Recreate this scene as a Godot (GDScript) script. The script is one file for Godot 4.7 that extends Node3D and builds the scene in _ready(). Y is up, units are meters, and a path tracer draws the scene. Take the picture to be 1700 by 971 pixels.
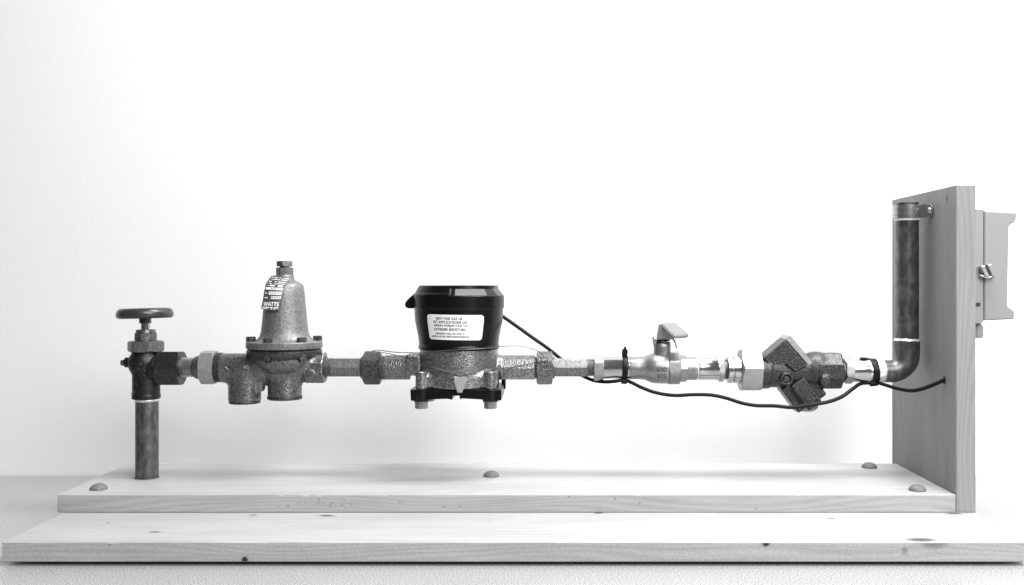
extends Node3D
# A plumbing demonstration rig on a wooden stand. Fittings are drawn in "plan units":
# x to the right, y down, z towards the viewer; one unit is K metres, and the line of
# pipes lies in the vertical plane z = RIG_Z.
const K := 1.0 / 1454.0
const EYE_H := 0.2665
const EYE_Z := 0.95
const RIG_Z := -0.212
const DEG := PI / 180.0

var M := {}
var tex := {}
var font: SystemFont


class Geo:
	var v := PackedVector3Array()
	var n := PackedVector3Array()
	var uv := PackedVector2Array()
	var t := PackedInt32Array()
	func vert(p: Vector3, m: Vector3, u := Vector2.ZERO) -> int:
		v.append(p); n.append(m); uv.append(u)
		return v.size() - 1
	func tri(a: Vector3, b: Vector3, c: Vector3, na: Vector3, nb: Vector3, nc: Vector3, ua := Vector2.ZERO, ub := Vector2.ZERO, uc := Vector2.ZERO) -> void:
		if (b - a).cross(c - a).length_squared() < 1e-14:
			return
		t.append(vert(a, na, ua)); t.append(vert(b, nb, ub)); t.append(vert(c, nc, uc))
	func quad(a: Vector3, b: Vector3, c: Vector3, d: Vector3, m: Vector3) -> void:
		tri(a, b, c, m, m, m); tri(a, c, d, m, m, m)
	func quad_n(a: Vector3, b: Vector3, c: Vector3, d: Vector3, na: Vector3, nb: Vector3, nc: Vector3, nd: Vector3) -> void:
		tri(a, b, c, na, nb, nc); tri(a, c, d, na, nc, nd)
	func flat(a: Vector3, b: Vector3, c: Vector3, out: Vector3) -> void:
		var m := (b - a).cross(c - a).normalized()
		if m.dot(out) < 0.0: m = -m
		tri(a, b, c, m, m, m)

	# profile: Vector2(radius, place along the axis), the solid on its inner side
	func lathe(T: Transform3D, prof: Array, seg := 40, lobes := 0, lobe := 0.0) -> void:
		var k := prof.size()
		var sn := []
		for i in k - 1:
			var d: Vector2 = prof[i + 1] - prof[i]
			sn.append(Vector2(d.y, -d.x).normalized())
		for i in k - 1:
			var d: Vector2 = prof[i + 1] - prof[i]
			if d.length() < 1e-6: continue
			var m0: Vector2 = sn[i]
			var m1: Vector2 = sn[i]
			var closed: bool = (prof[0] as Vector2).distance_to(prof[k - 1]) < 1e-4
			var pi := i - 1 if i > 0 else (k - 2 if closed else -1)
			var ni := i + 1 if i < k - 2 else (0 if closed else -1)
			if pi >= 0 and m0.dot(sn[pi]) > 0.72: m0 = (m0 + sn[pi]).normalized()
			if ni >= 0 and m1.dot(sn[ni]) > 0.72: m1 = (m1 + sn[ni]).normalized()
			for j in seg:
				var a := TAU * j / seg
				var b := TAU * (j + 1) / seg
				var fa := 1.0 + lobe * cos(a * lobes)
				var fb := 1.0 + lobe * cos(b * lobes)
				var r0: float = prof[i].x
				var r1: float = prof[i + 1].x
				var A := Vector3(sin(a), 0, cos(a))
				var B := Vector3(sin(b), 0, cos(b))
				var h0 := Vector3(0, prof[i].y, 0)
				var h1 := Vector3(0, prof[i + 1].y, 0)
				quad_n(T * (A * r0 * fa + h0), T * (B * r0 * fb + h0), T * (B * r1 * fb + h1), T * (A * r1 * fa + h1),
					T.basis * (A * m0.x + Vector3(0, m0.y, 0)), T.basis * (B * m0.x + Vector3(0, m0.y, 0)), T.basis * (B * m1.x + Vector3(0, m1.y, 0)), T.basis * (A * m1.x + Vector3(0, m1.y, 0)))

	# a nut: polygon prism whose ends are turned to a cone
	func nut(T: Transform3D, big: float, h0: float, h1: float, phase := 0.0, sides := 6, c0 := true, c1 := true, bore := 0.0) -> void:
		var per := 8
		var half := PI / sides
		var flat_r := big * cos(half)
		var rim := flat_r * 0.985
		for s in sides:
			var mid := phase + TAU * s / sides
			var nm := T.basis * Vector3(sin(mid), 0, cos(mid))
			for q in per:
				var ta := -half + 2.0 * half * q / per
				var tb := -half + 2.0 * half * (q + 1) / per
				var A := Vector3(sin(mid + ta), 0, cos(mid + ta))
				var B := Vector3(sin(mid + tb), 0, cos(mid + tb))
				var ra := flat_r / cos(ta) - 0.06 * (absf(ta) / half) ** 6 * flat_r * 0.25
				var rb := flat_r / cos(tb) - 0.06 * (absf(tb) / half) ** 6 * flat_r * 0.25
				var da := maxf(0.0, ra - rim) * 0.62
				var db := maxf(0.0, rb - rim) * 0.62
				var a0 := Vector3(0, h0 + (da if c0 else 0.3), 0)
				var b0 := Vector3(0, h0 + (db if c0 else 0.3), 0)
				var a1 := Vector3(0, h1 - (da if c1 else 0.3), 0)
				var b1 := Vector3(0, h1 - (db if c1 else 0.3), 0)
				# the corner itself is a little rounded
				var na := (nm + T.basis * A * 0.9 * (absf(ta) / half) ** 5).normalized()
				var nb := (nm + T.basis * B * 0.9 * (absf(tb) / half) ** 5).normalized()
				quad_n(T * (A * ra + a0), T * (B * rb + b0), T * (B * rb + b1), T * (A * ra + a1), na, nb, nb, na)
				var e0 := Vector3(0, h0, 0)
				var e1 := Vector3(0, h1, 0)
				var c := 0.75
				for e in [[a0, b0, e0, -1.0, c0], [a1, b1, e1, 1.0, c1]]:
					var rr := rim if e[4] else flat_r * 0.995
					var ma: Vector3 = (T.basis * (A * 0.5 + Vector3(0, e[3], 0) * 0.86)).normalized()
					var mb: Vector3 = (T.basis * (B * 0.5 + Vector3(0, e[3], 0) * 0.86)).normalized()
					quad_n(T * (A * ra + e[0]), T * (B * rb + e[1]), T * (B * rr + e[2]), T * (A * rr + e[2]), ma, mb, mb, ma)
					var cap: Vector3 = T.basis * Vector3(0, e[3], 0)
					quad(T * (A * rr + e[2]), T * (B * rr + e[2]), T * (B * bore + e[2]), T * (A * bore + e[2]), cap)

	func thread(T: Transform3D, r: float, h0: float, h1: float, pitch := 2.6, deep := 1.3) -> void:
		var p := [Vector2(0.0, h0), Vector2(r - deep, h0)]
		var c := int((h1 - h0) / pitch)
		for i in c:
			var a := h0 + (h1 - h0) * i / c
			var w := (h1 - h0) / c
			p.append(Vector2(r - deep, a + w * 0.12)); p.append(Vector2(r, a + w * 0.42)); p.append(Vector2(r, a + w * 0.62)); p.append(Vector2(r - deep, a + w * 0.95))
		p.append(Vector2(r - deep, h1)); p.append(Vector2(0.0, h1))
		lathe(T, p, 36)

	func tube(path: PackedVector3Array, radii, seg := 14) -> void:
		var k := path.size()
		var up := Vector3(0, 0, 1)
		var rings := []
		var dirs := []
		for i in k:
			var d := (path[mini(i + 1, k - 1)] - path[maxi(i - 1, 0)]).normalized()
			if absf(up.dot(d)) > 0.98 and i == 0: up = Vector3(0, 1, 0)
			up = (up - d * up.dot(d)).normalized()
			var side := d.cross(up)
			var r: float = radii if radii is float else radii[i]
			var ring := []
			for j in seg:
				var a := TAU * j / seg
				var m := up * cos(a) + side * sin(a)
				ring.append([path[i] + m * r, m])
			rings.append(ring); dirs.append(d)
		for i in k - 1:
			for j in seg:
				var q := (j + 1) % seg
				quad_n(rings[i][j][0], rings[i][q][0], rings[i + 1][q][0], rings[i + 1][j][0], rings[i][j][1], rings[i][q][1], rings[i + 1][q][1], rings[i + 1][j][1])
		for j in seg:
			var q := (j + 1) % seg
			tri(path[0], rings[0][j][0], rings[0][q][0], -dirs[0], -dirs[0], -dirs[0])
			tri(path[k - 1], rings[k - 1][j][0], rings[k - 1][q][0], dirs[k - 1], dirs[k - 1], dirs[k - 1])

	# an outline in local x, y pushed along local z, its edges bevelled
	func prism(T: Transform3D, poly: PackedVector2Array, z0: float, z1: float, bev := 0.8) -> void:
		var c := poly.size()
		var area := 0.0
		for i in c: area += poly[i].cross(poly[(i + 1) % c])
		var pts := poly.duplicate()
		if area < 0.0: pts.reverse()
		var inner := PackedVector2Array()
		for i in c:
			var e0 := (pts[i] - pts[(i + c - 1) % c]).normalized()
			var e1 := (pts[(i + 1) % c] - pts[i]).normalized()
			var b := (Vector2(-e0.y, e0.x) + Vector2(-e1.y, e1.x)).normalized()
			inner.append(pts[i] + b * bev / maxf(0.5, b.dot(Vector2(-e0.y, e0.x))))
		var idx := Geometry2D.triangulate_polygon(inner)
		for e in [[z0, z0 + bev, -1.0], [z1, z1 - bev, 1.0]]:
			var m: Vector3 = T.basis * Vector3(0, 0, e[2])
			for i in range(0, idx.size(), 3):
				tri(T * Vector3(inner[idx[i]].x, inner[idx[i]].y, e[0]), T * Vector3(inner[idx[i + 1]].x, inner[idx[i + 1]].y, e[0]), T * Vector3(inner[idx[i + 2]].x, inner[idx[i + 2]].y, e[0]), m, m, m)
			for i in c:
				var j := (i + 1) % c
				var d := (pts[j] - pts[i]).normalized()
				var o: Vector3 = (T.basis * Vector3(d.y, -d.x, e[2])).normalized()
				quad(T * Vector3(inner[i].x, inner[i].y, e[0]), T * Vector3(inner[j].x, inner[j].y, e[0]), T * Vector3(pts[j].x, pts[j].y, e[1]), T * Vector3(pts[i].x, pts[i].y, e[1]), o)
		for i in c:
			var j := (i + 1) % c
			var h := (i + c - 1) % c
			var l := (j + 1) % c
			var d := (pts[j] - pts[i]).normalized()
			var dp := (pts[i] - pts[h]).normalized()
			var dn := (pts[l] - pts[j]).normalized()
			var o := Vector2(d.y, -d.x)
			var oa := (o + Vector2(dp.y, -dp.x)).normalized() if d.dot(dp) > 0.8 else o
			var ob := (o + Vector2(dn.y, -dn.x)).normalized() if d.dot(dn) > 0.8 else o
			var na: Vector3 = T.basis * Vector3(oa.x, oa.y, 0)
			var nb: Vector3 = T.basis * Vector3(ob.x, ob.y, 0)
			quad_n(T * Vector3(pts[i].x, pts[i].y, z0 + bev), T * Vector3(pts[j].x, pts[j].y, z0 + bev), T * Vector3(pts[j].x, pts[j].y, z1 - bev), T * Vector3(pts[i].x, pts[i].y, z1 - bev), na, nb, nb, na)

	# surface nets over a distance function; blocks far from the surface are skipped
	func field(f: Callable, lo: Vector3, hi: Vector3, cell: float) -> void:
		var B := 5
		var dim := Vector3i(((hi - lo) / cell).ceil()) + Vector3i.ONE
		var nb := Vector3i((Vector3(dim) / B).ceil())
		var W := Vector3i(nb.x * B + 1, nb.y * B + 1, nb.z * B + 1)
		var val := PackedFloat32Array()
		val.resize(W.x * W.y * W.z)
		val.fill(1e9)
		var live := []
		for bz in nb.z:
			for by in nb.y:
				for bx in nb.x:
					var c := lo + (Vector3(bx, by, bz) + Vector3(0.5, 0.5, 0.5)) * B * cell
					if absf(f.call(c)) > B * cell * 0.866 + cell * 1.5: continue
					live.append(Vector3i(bx, by, bz))
					for z in B + 1:
						for y in B + 1:
							var o := ((bz * B + z) * W.y + by * B + y) * W.x + bx * B
							for x in B + 1:
								if val[o + x] > 1e8:
									val[o + x] = f.call(lo + Vector3(bx * B + x, by * B + y, bz * B + z) * cell)
		var at := {}
		for b in live:
			for z in B:
				for y in B:
					for x in B:
						var g := Vector3i(b.x * B + x, b.y * B + y, b.z * B + z)
						var o := (g.z * W.y + g.y) * W.x + g.x
						var d := [val[o], val[o + 1], val[o + W.x], val[o + W.x + 1], val[o + W.x * W.y], val[o + W.x * W.y + 1], val[o + W.x * W.y + W.x], val[o + W.x * W.y + W.x + 1]]
						var neg := 0
						for q in d: neg += 1 if q < 0.0 else 0
						if neg == 0 or neg == 8: continue
						var sum := Vector3.ZERO
						var cnt := 0
						for e in [[0, 1], [2, 3], [4, 5], [6, 7], [0, 2], [1, 3], [4, 6], [5, 7], [0, 4], [1, 5], [2, 6], [3, 7]]:
							var da: float = d[e[0]]
							var db: float = d[e[1]]
							if (da < 0.0) != (db < 0.0):
								var s := da / (da - db)
								sum += Vector3(e[0] & 1, (e[0] >> 1) & 1, e[0] >> 2).lerp(Vector3(e[1] & 1, (e[1] >> 1) & 1, e[1] >> 2), s)
								cnt += 1
						var p := lo + (Vector3(g) + sum / cnt) * cell
						var h := cell * 0.45
						var k0: float = f.call(p + Vector3(h, -h, -h))
						var k1: float = f.call(p + Vector3(-h, -h, h))
						var k2: float = f.call(p + Vector3(-h, h, -h))
						var k3: float = f.call(p + Vector3(h, h, h))
						var m := (Vector3(1, -1, -1) * k0 + Vector3(-1, -1, 1) * k1 + Vector3(-1, 1, -1) * k2 + Vector3(1, 1, 1) * k3).normalized()
						p -= m * (k0 + k1 + k2 + k3) * 0.25
						at[g] = vert(p, m)
		for g in at:
			var o: int = (g.z * W.y + g.y) * W.x + g.x
			var here := val[o] < 0.0
			for e in [[1, Vector3i(0, -1, 0), Vector3i(0, 0, -1)], [W.x, Vector3i(-1, 0, 0), Vector3i(0, 0, -1)], [W.x * W.y, Vector3i(-1, 0, 0), Vector3i(0, -1, 0)]]:
				if (val[o + e[0]] < 0.0) == here: continue
				if not (at.has(g + e[1]) and at.has(g + e[2]) and at.has(g + e[1] + e[2])): continue
				var a: int = at[g]
				var b: int = at[g + e[1]]
				var c: int = at[g + e[1] + e[2]]
				var d2: int = at[g + e[2]]
				t.append_array(PackedInt32Array([a, b, c, a, c, d2]))


# ---------------------------------------------------------------- committing
func plan(p: Vector3) -> Vector3:
	return Vector3((p.x - 910.0) * K, EYE_H - (p.y - 465.0) * K, RIG_Z + p.z * K)


# a point measured across the picture plane of the rig, moved to its own depth
func measured(x: float, y: float, z: float) -> Vector3:
	var s := 1.0 - z / 1690.0
	return Vector3(910.0 + (x - 910.0) * s, 465.0 + (y - 465.0) * s, z)


func to_mesh(g: Geo, origin: Vector3, metres := false) -> ArrayMesh:
	var m := ArrayMesh.new()
	add_surface(m, g, origin, metres)
	return m


func add_surface(m: ArrayMesh, g: Geo, origin: Vector3, metres := false) -> void:
	var v := g.v.duplicate()
	var n := g.n.duplicate()
	for i in v.size():
		if metres:
			v[i] = v[i] - origin
		else:
			v[i] = plan(v[i]) - origin
			n[i] = Vector3(n[i].x, -n[i].y, n[i].z).normalized()
	var t := g.t.duplicate()
	for i in range(0, t.size(), 3):
		var a := v[t[i]]
		if (v[t[i + 1]] - a).cross(v[t[i + 2]] - a).dot(n[t[i]] + n[t[i + 1]] + n[t[i + 2]]) > 0.0:
			var s := t[i + 1]
			t[i + 1] = t[i + 2]
			t[i + 2] = s
	var arr := []
	arr.resize(Mesh.ARRAY_MAX)
	arr[Mesh.ARRAY_VERTEX] = v
	arr[Mesh.ARRAY_NORMAL] = n
	arr[Mesh.ARRAY_TEX_UV] = g.uv
	arr[Mesh.ARRAY_INDEX] = t
	m.add_surface_from_arrays(Mesh.PRIMITIVE_TRIANGLES, arr)


var used := {}
func numbered(called: String) -> String:
	used[called] = used.get(called, -1) + 1
	return called if used[called] == 0 else "%s_%03d" % [called, used[called]]


var base := {}
func thing(called: String, label: String, category: String, at: Vector3, group := "") -> Node3D:
	var o := Node3D.new()
	o.name = numbered(called)
	add_child(o)
	o.position = plan(at)
	base[o] = o.position
	o.set_meta("label", label)
	o.set_meta("category", category)
	if group: o.set_meta("group", group)
	return o


func part(called: String, g: Geo, m: Material, parent: Node3D, metres := false) -> MeshInstance3D:
	var o := MeshInstance3D.new()
	o.name = called
	o.mesh = to_mesh(g, base[parent], metres)
	o.material_override = m
	o.cast_shadow = GeometryInstance3D.SHADOW_CASTING_SETTING_ON
	parent.add_child(o, true)
	base[o] = base[parent]
	return o


func whole(called: String, g: Geo, m: Material, label: String, category: String, at: Vector3, group := "") -> MeshInstance3D:
	var o := MeshInstance3D.new()
	o.name = numbered(called)
	add_child(o)
	o.position = plan(at)
	o.mesh = to_mesh(g, o.position)
	o.material_override = m
	base[o] = o.position
	o.set_meta("label", label)
	o.set_meta("category", category)
	if group: o.set_meta("group", group)
	return o


func along_x(cy: float, cz := 0.0) -> Transform3D:
	return Transform3D(Vector3(0, -1, 0), Vector3(1, 0, 0), Vector3(0, 0, 1), Vector3(0, cy, cz))


func along_y(cx: float, cz := 0.0) -> Transform3D:
	return Transform3D(Basis(), Vector3(cx, 0, cz))


func towards(origin: Vector3, axis: Vector3, front := Vector3(0, 0, 1)) -> Transform3D:
	var y := axis.normalized()
	var z := (front - y * front.dot(y)).normalized()
	return Transform3D(y.cross(z), y, z, origin)


func P(a: Array) -> Array:
	var r := []
	for i in range(0, a.size(), 2): r.append(Vector2(a[i], a[i + 1]))
	return r


func poly(a: Array) -> PackedVector2Array:
	return PackedVector2Array(P(a))


func smooth_path(pts: Array, per := 8) -> PackedVector3Array:
	var out := PackedVector3Array()
	for i in pts.size() - 1:
		var a: Vector3 = pts[i]
		var b: Vector3 = pts[i + 1]
		var pre: Vector3 = pts[i - 1] if i > 0 else a
		var post: Vector3 = pts[i + 2] if i + 2 < pts.size() else b
		for j in per:
			out.append(a.cubic_interpolate(b, pre, post, float(j) / per))
	out.append(pts[-1])
	return out


# ---------------------------------------------------------------- distance functions
func smin(a: float, b: float, k: float) -> float:
	var h := maxf(k - absf(a - b), 0.0) / k
	return minf(a, b) - h * h * k * 0.25


func smax(a: float, b: float, k: float) -> float:
	return -smin(-a, -b, k)


func cyl(q: float, along: float, h0: float, h1: float, r: float, rnd: float) -> float:
	var dx := q - r + rnd
	var dy := absf(along - (h0 + h1) * 0.5) - (h1 - h0) * 0.5 + rnd
	if dx <= 0.0 or dy <= 0.0:
		return maxf(dx, dy) - rnd
	return sqrt(dx * dx + dy * dy) - rnd


func cyl_x(p: Vector3, x0: float, x1: float, cy: float, cz: float, r: float, rnd := 2.0) -> float:
	return cyl(sqrt((p.y - cy) * (p.y - cy) + (p.z - cz) * (p.z - cz)), p.x, x0, x1, r, rnd)


func cyl_y(p: Vector3, y0: float, y1: float, cx: float, cz: float, r: float, rnd := 2.0) -> float:
	return cyl(sqrt((p.x - cx) * (p.x - cx) + (p.z - cz) * (p.z - cz)), p.y, y0, y1, r, rnd)


func cyl_z(p: Vector3, z0: float, z1: float, cx: float, cy: float, r: float, rnd := 1.0) -> float:
	return cyl(sqrt((p.x - cx) * (p.x - cx) + (p.y - cy) * (p.y - cy)), p.z, z0, z1, r, rnd)


func box(p: Vector3, c: Vector3, half: Vector3, rnd: float) -> float:
	var q := (p - c).abs() - half + Vector3(rnd, rnd, rnd)
	return q.max(Vector3.ZERO).length() + minf(maxf(q.x, maxf(q.y, q.z)), 0.0) - rnd


# the cross-section is a regular polygon (4, 6 or 8 sides) round the x axis
func oct_x(p: Vector3, x0: float, x1: float, cy: float, r: float, rnd := 1.5) -> float:
	var y := absf(p.y - cy)
	var z := absf(p.z)
	var q := maxf(maxf(y, z), (y + z) * 0.7071)
	return cyl(q, p.x, x0, x1, r, rnd)


# ---------------------------------------------------------------- materials
func grey(l: float) -> Color:
	return Color(l, l, l).linear_to_srgb()


func noise_tex(called: String, freq: float, lo: float, hi: float, sd: int, size := 512, kind := FastNoiseLite.TYPE_SIMPLEX_SMOOTH, octaves := 3, mid := 0.5, gain := 0.5) -> NoiseTexture2D:
	var f := FastNoiseLite.new()
	f.seed = sd
	f.frequency = freq
	f.noise_type = kind
	f.fractal_octaves = octaves
	f.fractal_gain = gain
	var t := NoiseTexture2D.new()
	t.width = size
	t.height = size
	t.seamless = true
	t.noise = f
	var ramp := Gradient.new()
	ramp.offsets = PackedFloat32Array([0.0, mid, 1.0])
	ramp.colors = PackedColorArray([grey(lo), grey(lo + (hi - lo) * 0.45), grey(hi)])
	t.color_ramp = ramp
	tex[called] = t
	return t


func mat(called: String, l: float, rough: float, metal := 0.0, map := "", scale := 10.0, relief := "", depth := 0.0, spec := 0.5) -> StandardMaterial3D:
	var m := StandardMaterial3D.new()
	m.resource_name = called
	m.albedo_color = grey(l)
	m.roughness = rough
	m.metallic = metal
	m.metallic_specular = spec
	if map or relief:
		m.uv1_triplanar = true
		m.uv1_scale = Vector3.ONE * scale
	if map: m.albedo_texture = tex[map]
	if relief:
		m.heightmap_enabled = true
		m.heightmap_texture = tex[relief]
		m.heightmap_scale = depth
	M[called] = m
	return m


# pine: streaks along the grain, growth rings, knots given as [along, across, half length, half width, dark]
func wood(called: String, size: Vector2, px: Vector2i, upright: bool, sd: int, light: float, knots: Array, coarse := 0.0) -> StandardMaterial3D:
	var streak := FastNoiseLite.new()
	streak.seed = sd
	streak.frequency = 1.0
	streak.fractal_octaves = 3
	var slow := FastNoiseLite.new()
	slow.seed = sd + 7
	slow.frequency = 1.0
	slow.fractal_octaves = 2
	var im := Image.create_empty(px.x, px.y, false, Image.FORMAT_RGB8)
	for y in px.y:
		for x in px.x:
			var a: float = (float(x) + 0.5) / px.x * size.x
			var b: float = (float(y) + 0.5) / px.y * size.y
			var u := b if upright else a
			var w := a if upright else b
			var bend := 0.0
			var dark := 0.0
			var chip := 0.0
			for k in knots:
				var du: float = (a - k[0]) / k[2]
				var dw: float = (b - k[1]) / k[3]
				var q := du * du + dw * dw
				if q < 16.0:
					if k[4] < 0.0:
						chip = maxf(chip, clampf(1.4 - q * (1.0 + 0.8 * slow.get_noise_2d(a * 2500.0, b * 2500.0)), 0.0, 1.0) * -k[4])
						continue
					bend += 0.004 * exp(-q * 0.35) * signf(dw)
					q *= 1.0 + 0.35 * slow.get_noise_2d(a * 900.0, b * 900.0)
					dark = maxf(dark, k[4] * (clampf(1.3 - q, 0.0, 1.0) + 0.25 * exp(-q * 0.5)))
			w += bend
			var ring := w * 190.0 + slow.get_noise_2d(u * 2.2, w * 14.0) * 3.2
			var l := light * (1.0 + 0.17 * (absf(fposmod(ring, 1.0) - 0.5) * 2.0 - 0.5) + 0.09 * streak.get_noise_2d(u * 11.0, w * 520.0) + 0.08 * streak.get_noise_2d(u * 60.0, w * 1900.0) + 0.10 * slow.get_noise_2d(u * 5.0, w * 25.0))
			if coarse > 0.0:
				l *= 1.0 + coarse * streak.get_noise_2d((u - w * 2.2) * 170.0, (w + u * 0.3) * 900.0)
			l = lerpf(l, light * 0.06, clampf(dark, 0.0, 1.0))
			l = lerpf(l, light * 1.55, chip)
			im.set_pixel(x, y, grey(clampf(l, 0.01, 0.95)))
	var m := StandardMaterial3D.new()
	m.resource_name = called
	m.albedo_texture = ImageTexture.create_from_image(im)
	m.roughness = 0.55
	m.metallic_specular = 0.4
	m.texture_repeat = false
	M[called] = m
	return m


func make_materials() -> void:
	noise_tex("grain", 0.038, 0.05, 1.0, 3, 512, FastNoiseLite.TYPE_SIMPLEX_SMOOTH, 3, 0.5, 1.25)
	noise_tex("grain_soft", 0.038, 0.22, 1.0, 5, 512, FastNoiseLite.TYPE_SIMPLEX_SMOOTH, 3, 0.5, 1.25)
	noise_tex("relief", 0.08, 0.0, 1.0, 9, 512, FastNoiseLite.TYPE_SIMPLEX_SMOOTH, 2)
	noise_tex("patina", 0.012, 0.3, 1.0, 21, 512, FastNoiseLite.TYPE_SIMPLEX, 5)
	noise_tex("smudge", 0.02, 0.75, 1.0, 31, 512, FastNoiseLite.TYPE_SIMPLEX, 4)
	noise_tex("speckle", 0.12, 0.02, 1.0, 41, 1024, FastNoiseLite.TYPE_SIMPLEX, 2)
	noise_tex("peel", 0.05, 0.0, 1.0, 51, 512, FastNoiseLite.TYPE_SIMPLEX_SMOOTH, 3)
	mat("bronze_black", 0.055, 0.42, 0.75, "grain_soft", 10.0, "relief", 0.02)
	mat("nut_dark", 0.085, 0.36, 0.8, "grain_soft", 10.0, "relief", 0.015)
	mat("bronze_dark", 0.16, 0.42, 0.75, "grain", 10.0, "relief", 0.04)
	mat("bronze", 0.34, 0.32, 0.75, "grain", 10.0, "relief", 0.04)
	mat("bronze_cap", 0.4, 0.4, 0.75, "smudge", 14.0, "relief", 0.02)
	mat("bronze_light", 0.48, 0.32, 0.8, "grain", 10.0, "relief", 0.035)
	mat("bell", 0.34, 0.5, 0.55, "grain_soft", 9.0, "relief", 0.03)
	mat("brass_hex", 0.32, 0.45, 0.85, "grain_soft", 10.0, "relief", 0.012)
	mat("brass_thread", 0.42, 0.28, 0.9, "smudge", 9.0)
	mat("brass_satin", 0.38, 0.42, 0.7, "smudge", 9.0)
	mat("brass_bright", 0.52, 0.19, 0.95, "smudge", 9.0)
	mat("brass_cast", 0.3, 0.38, 0.8, "smudge", 14.0, "relief", 0.012)
	mat("copper_band", 0.42, 0.3, 0.9, "smudge", 20.0)
	mat("copper", 0.2, 0.36, 0.72, "patina", 10.0, "", 0.0, 0.4)
	M["copper"].uv1_scale = Vector3(15, 8, 15)
	mat("solder", 0.85, 0.3, 0.6)
	mat("iron_cast", 0.1, 0.36, 0.6, "grain", 10.0, "relief", 0.035)
	mat("steel", 0.6, 0.28, 0.95, "smudge", 12.0)
	mat("steel_dark", 0.16, 0.35, 0.9)
	mat("black_plastic", 0.003, 0.3, 0.0, "", 10.0, "relief", 0.002, 0.35)
	mat("black_rubber", 0.004, 0.45, 0.0, "", 10.0, "", 0.0, 0.3)
	mat("enamel", 0.035, 0.28, 0.0, "smudge", 14.0)
	mat("vinyl", 0.2, 0.4, 0.0, "smudge", 14.0)
	mat("lead", 0.34, 0.5, 0.35)
	mat("bolt_zinc", 0.3, 0.35, 0.85, "smudge", 20.0)
	mat("wire", 0.13, 0.35, 0.8)
	mat("paper", 0.86, 0.5)
	mat("ink", 0.02, 0.6)
	mat("white_ink", 0.8, 0.5)
	mat("plug_wood", 0.24, 0.6, 0.0, "patina", 40.0)
	M["plug_wood"].uv1_scale = Vector3(25, 120, 170)
	mat("box_plastic", 0.25, 0.42)
	mat("wall", 0.77, 0.85, 0.0, "", 9.0, "peel", 0.008)
	mat("laminate", 0.76, 0.4, 0.0, "speckle", 4.0, "", 0.0, 0.7)
	M["laminate"].clearcoat_enabled = true
	M["laminate"].clearcoat = 0.9
	M["laminate"].clearcoat_roughness = 0.42
	M["wall"].uv1_world_triplanar = true
	M["laminate"].uv1_world_triplanar = true


# ---------------------------------------------------------------- boards
func board(parent: Node3D, called: String, lo: Vector3, hi: Vector3, faces: Dictionary, other: Material, bev := 0.0007) -> MeshInstance3D:
	var geos := {}
	var size := hi - lo
	var uv_of := func(p: Vector3, ax: int) -> Vector2:
		var q := (p - lo) / size
		if ax == 1: return Vector2(q.x, q.z)
		if ax == 2: return Vector2(q.x, 1.0 - q.y)
		return Vector2(q.z, 1.0 - q.y)
	var pick := func(ax: int, s: int) -> Geo:
		var m: Material = faces.get([ax, s], other)
		if not geos.has(m): geos[m] = Geo.new()
		return geos[m]
	var corner := func(ax: int, s: Vector3i) -> Vector3:
		var p := Vector3()
		for i in 3:
			var inset := 0.0 if i == ax else bev
			p[i] = hi[i] - inset if s[i] > 0 else lo[i] + inset
		return p
	var emit := func(g: Geo, ax: int, pts: Array, m: Vector3) -> void:
		for k in range(1, pts.size() - 1):
			g.tri(pts[0], pts[k], pts[k + 1], m, m, m, uv_of.call(pts[0], ax), uv_of.call(pts[k], ax), uv_of.call(pts[k + 1], ax))
	for ax in 3:
		var b := (ax + 1) % 3
		var c := (ax + 2) % 3
		for s in [-1, 1]:
			var m := Vector3()
			m[ax] = s
			var pts := []
			for q in [[-1, -1], [1, -1], [1, 1], [-1, 1]]:
				var k := Vector3i()
				k[ax] = s; k[b] = q[0]; k[c] = q[1]
				pts.append(corner.call(ax, k))
			emit.call(pick.call(ax, s), ax, pts, m)
			for s2 in [-1, 1]:
				var e := Vector3i()
				e[ax] = s; e[b] = s2
				var pe := []
				for w in [-1, 1]:
					e[c] = w
					pe.append([corner.call(ax, e), corner.call(b, e)])
				var mm := Vector3()
				mm[ax] = s; mm[b] = s2
				emit.call(pick.call(ax, s), ax, [pe[0][0], pe[1][0], pe[1][1], pe[0][1]], mm.normalized())
	for x in [-1, 1]:
		for y in [-1, 1]:
			for z in [-1, 1]:
				var k := Vector3i(x, y, z)
				emit.call(pick.call(1, y), 1, [corner.call(0, k), corner.call(1, k), corner.call(2, k)], Vector3(k).normalized())
	var o := MeshInstance3D.new()
	o.name = called
	var mesh := ArrayMesh.new()
	for m in geos:
		add_surface(mesh, geos[m], base[parent], true)
		mesh.surface_set_material(mesh.get_surface_count() - 1, m)
	o.mesh = mesh
	parent.add_child(o, true)
	base[o] = base[parent]
	return o


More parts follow.
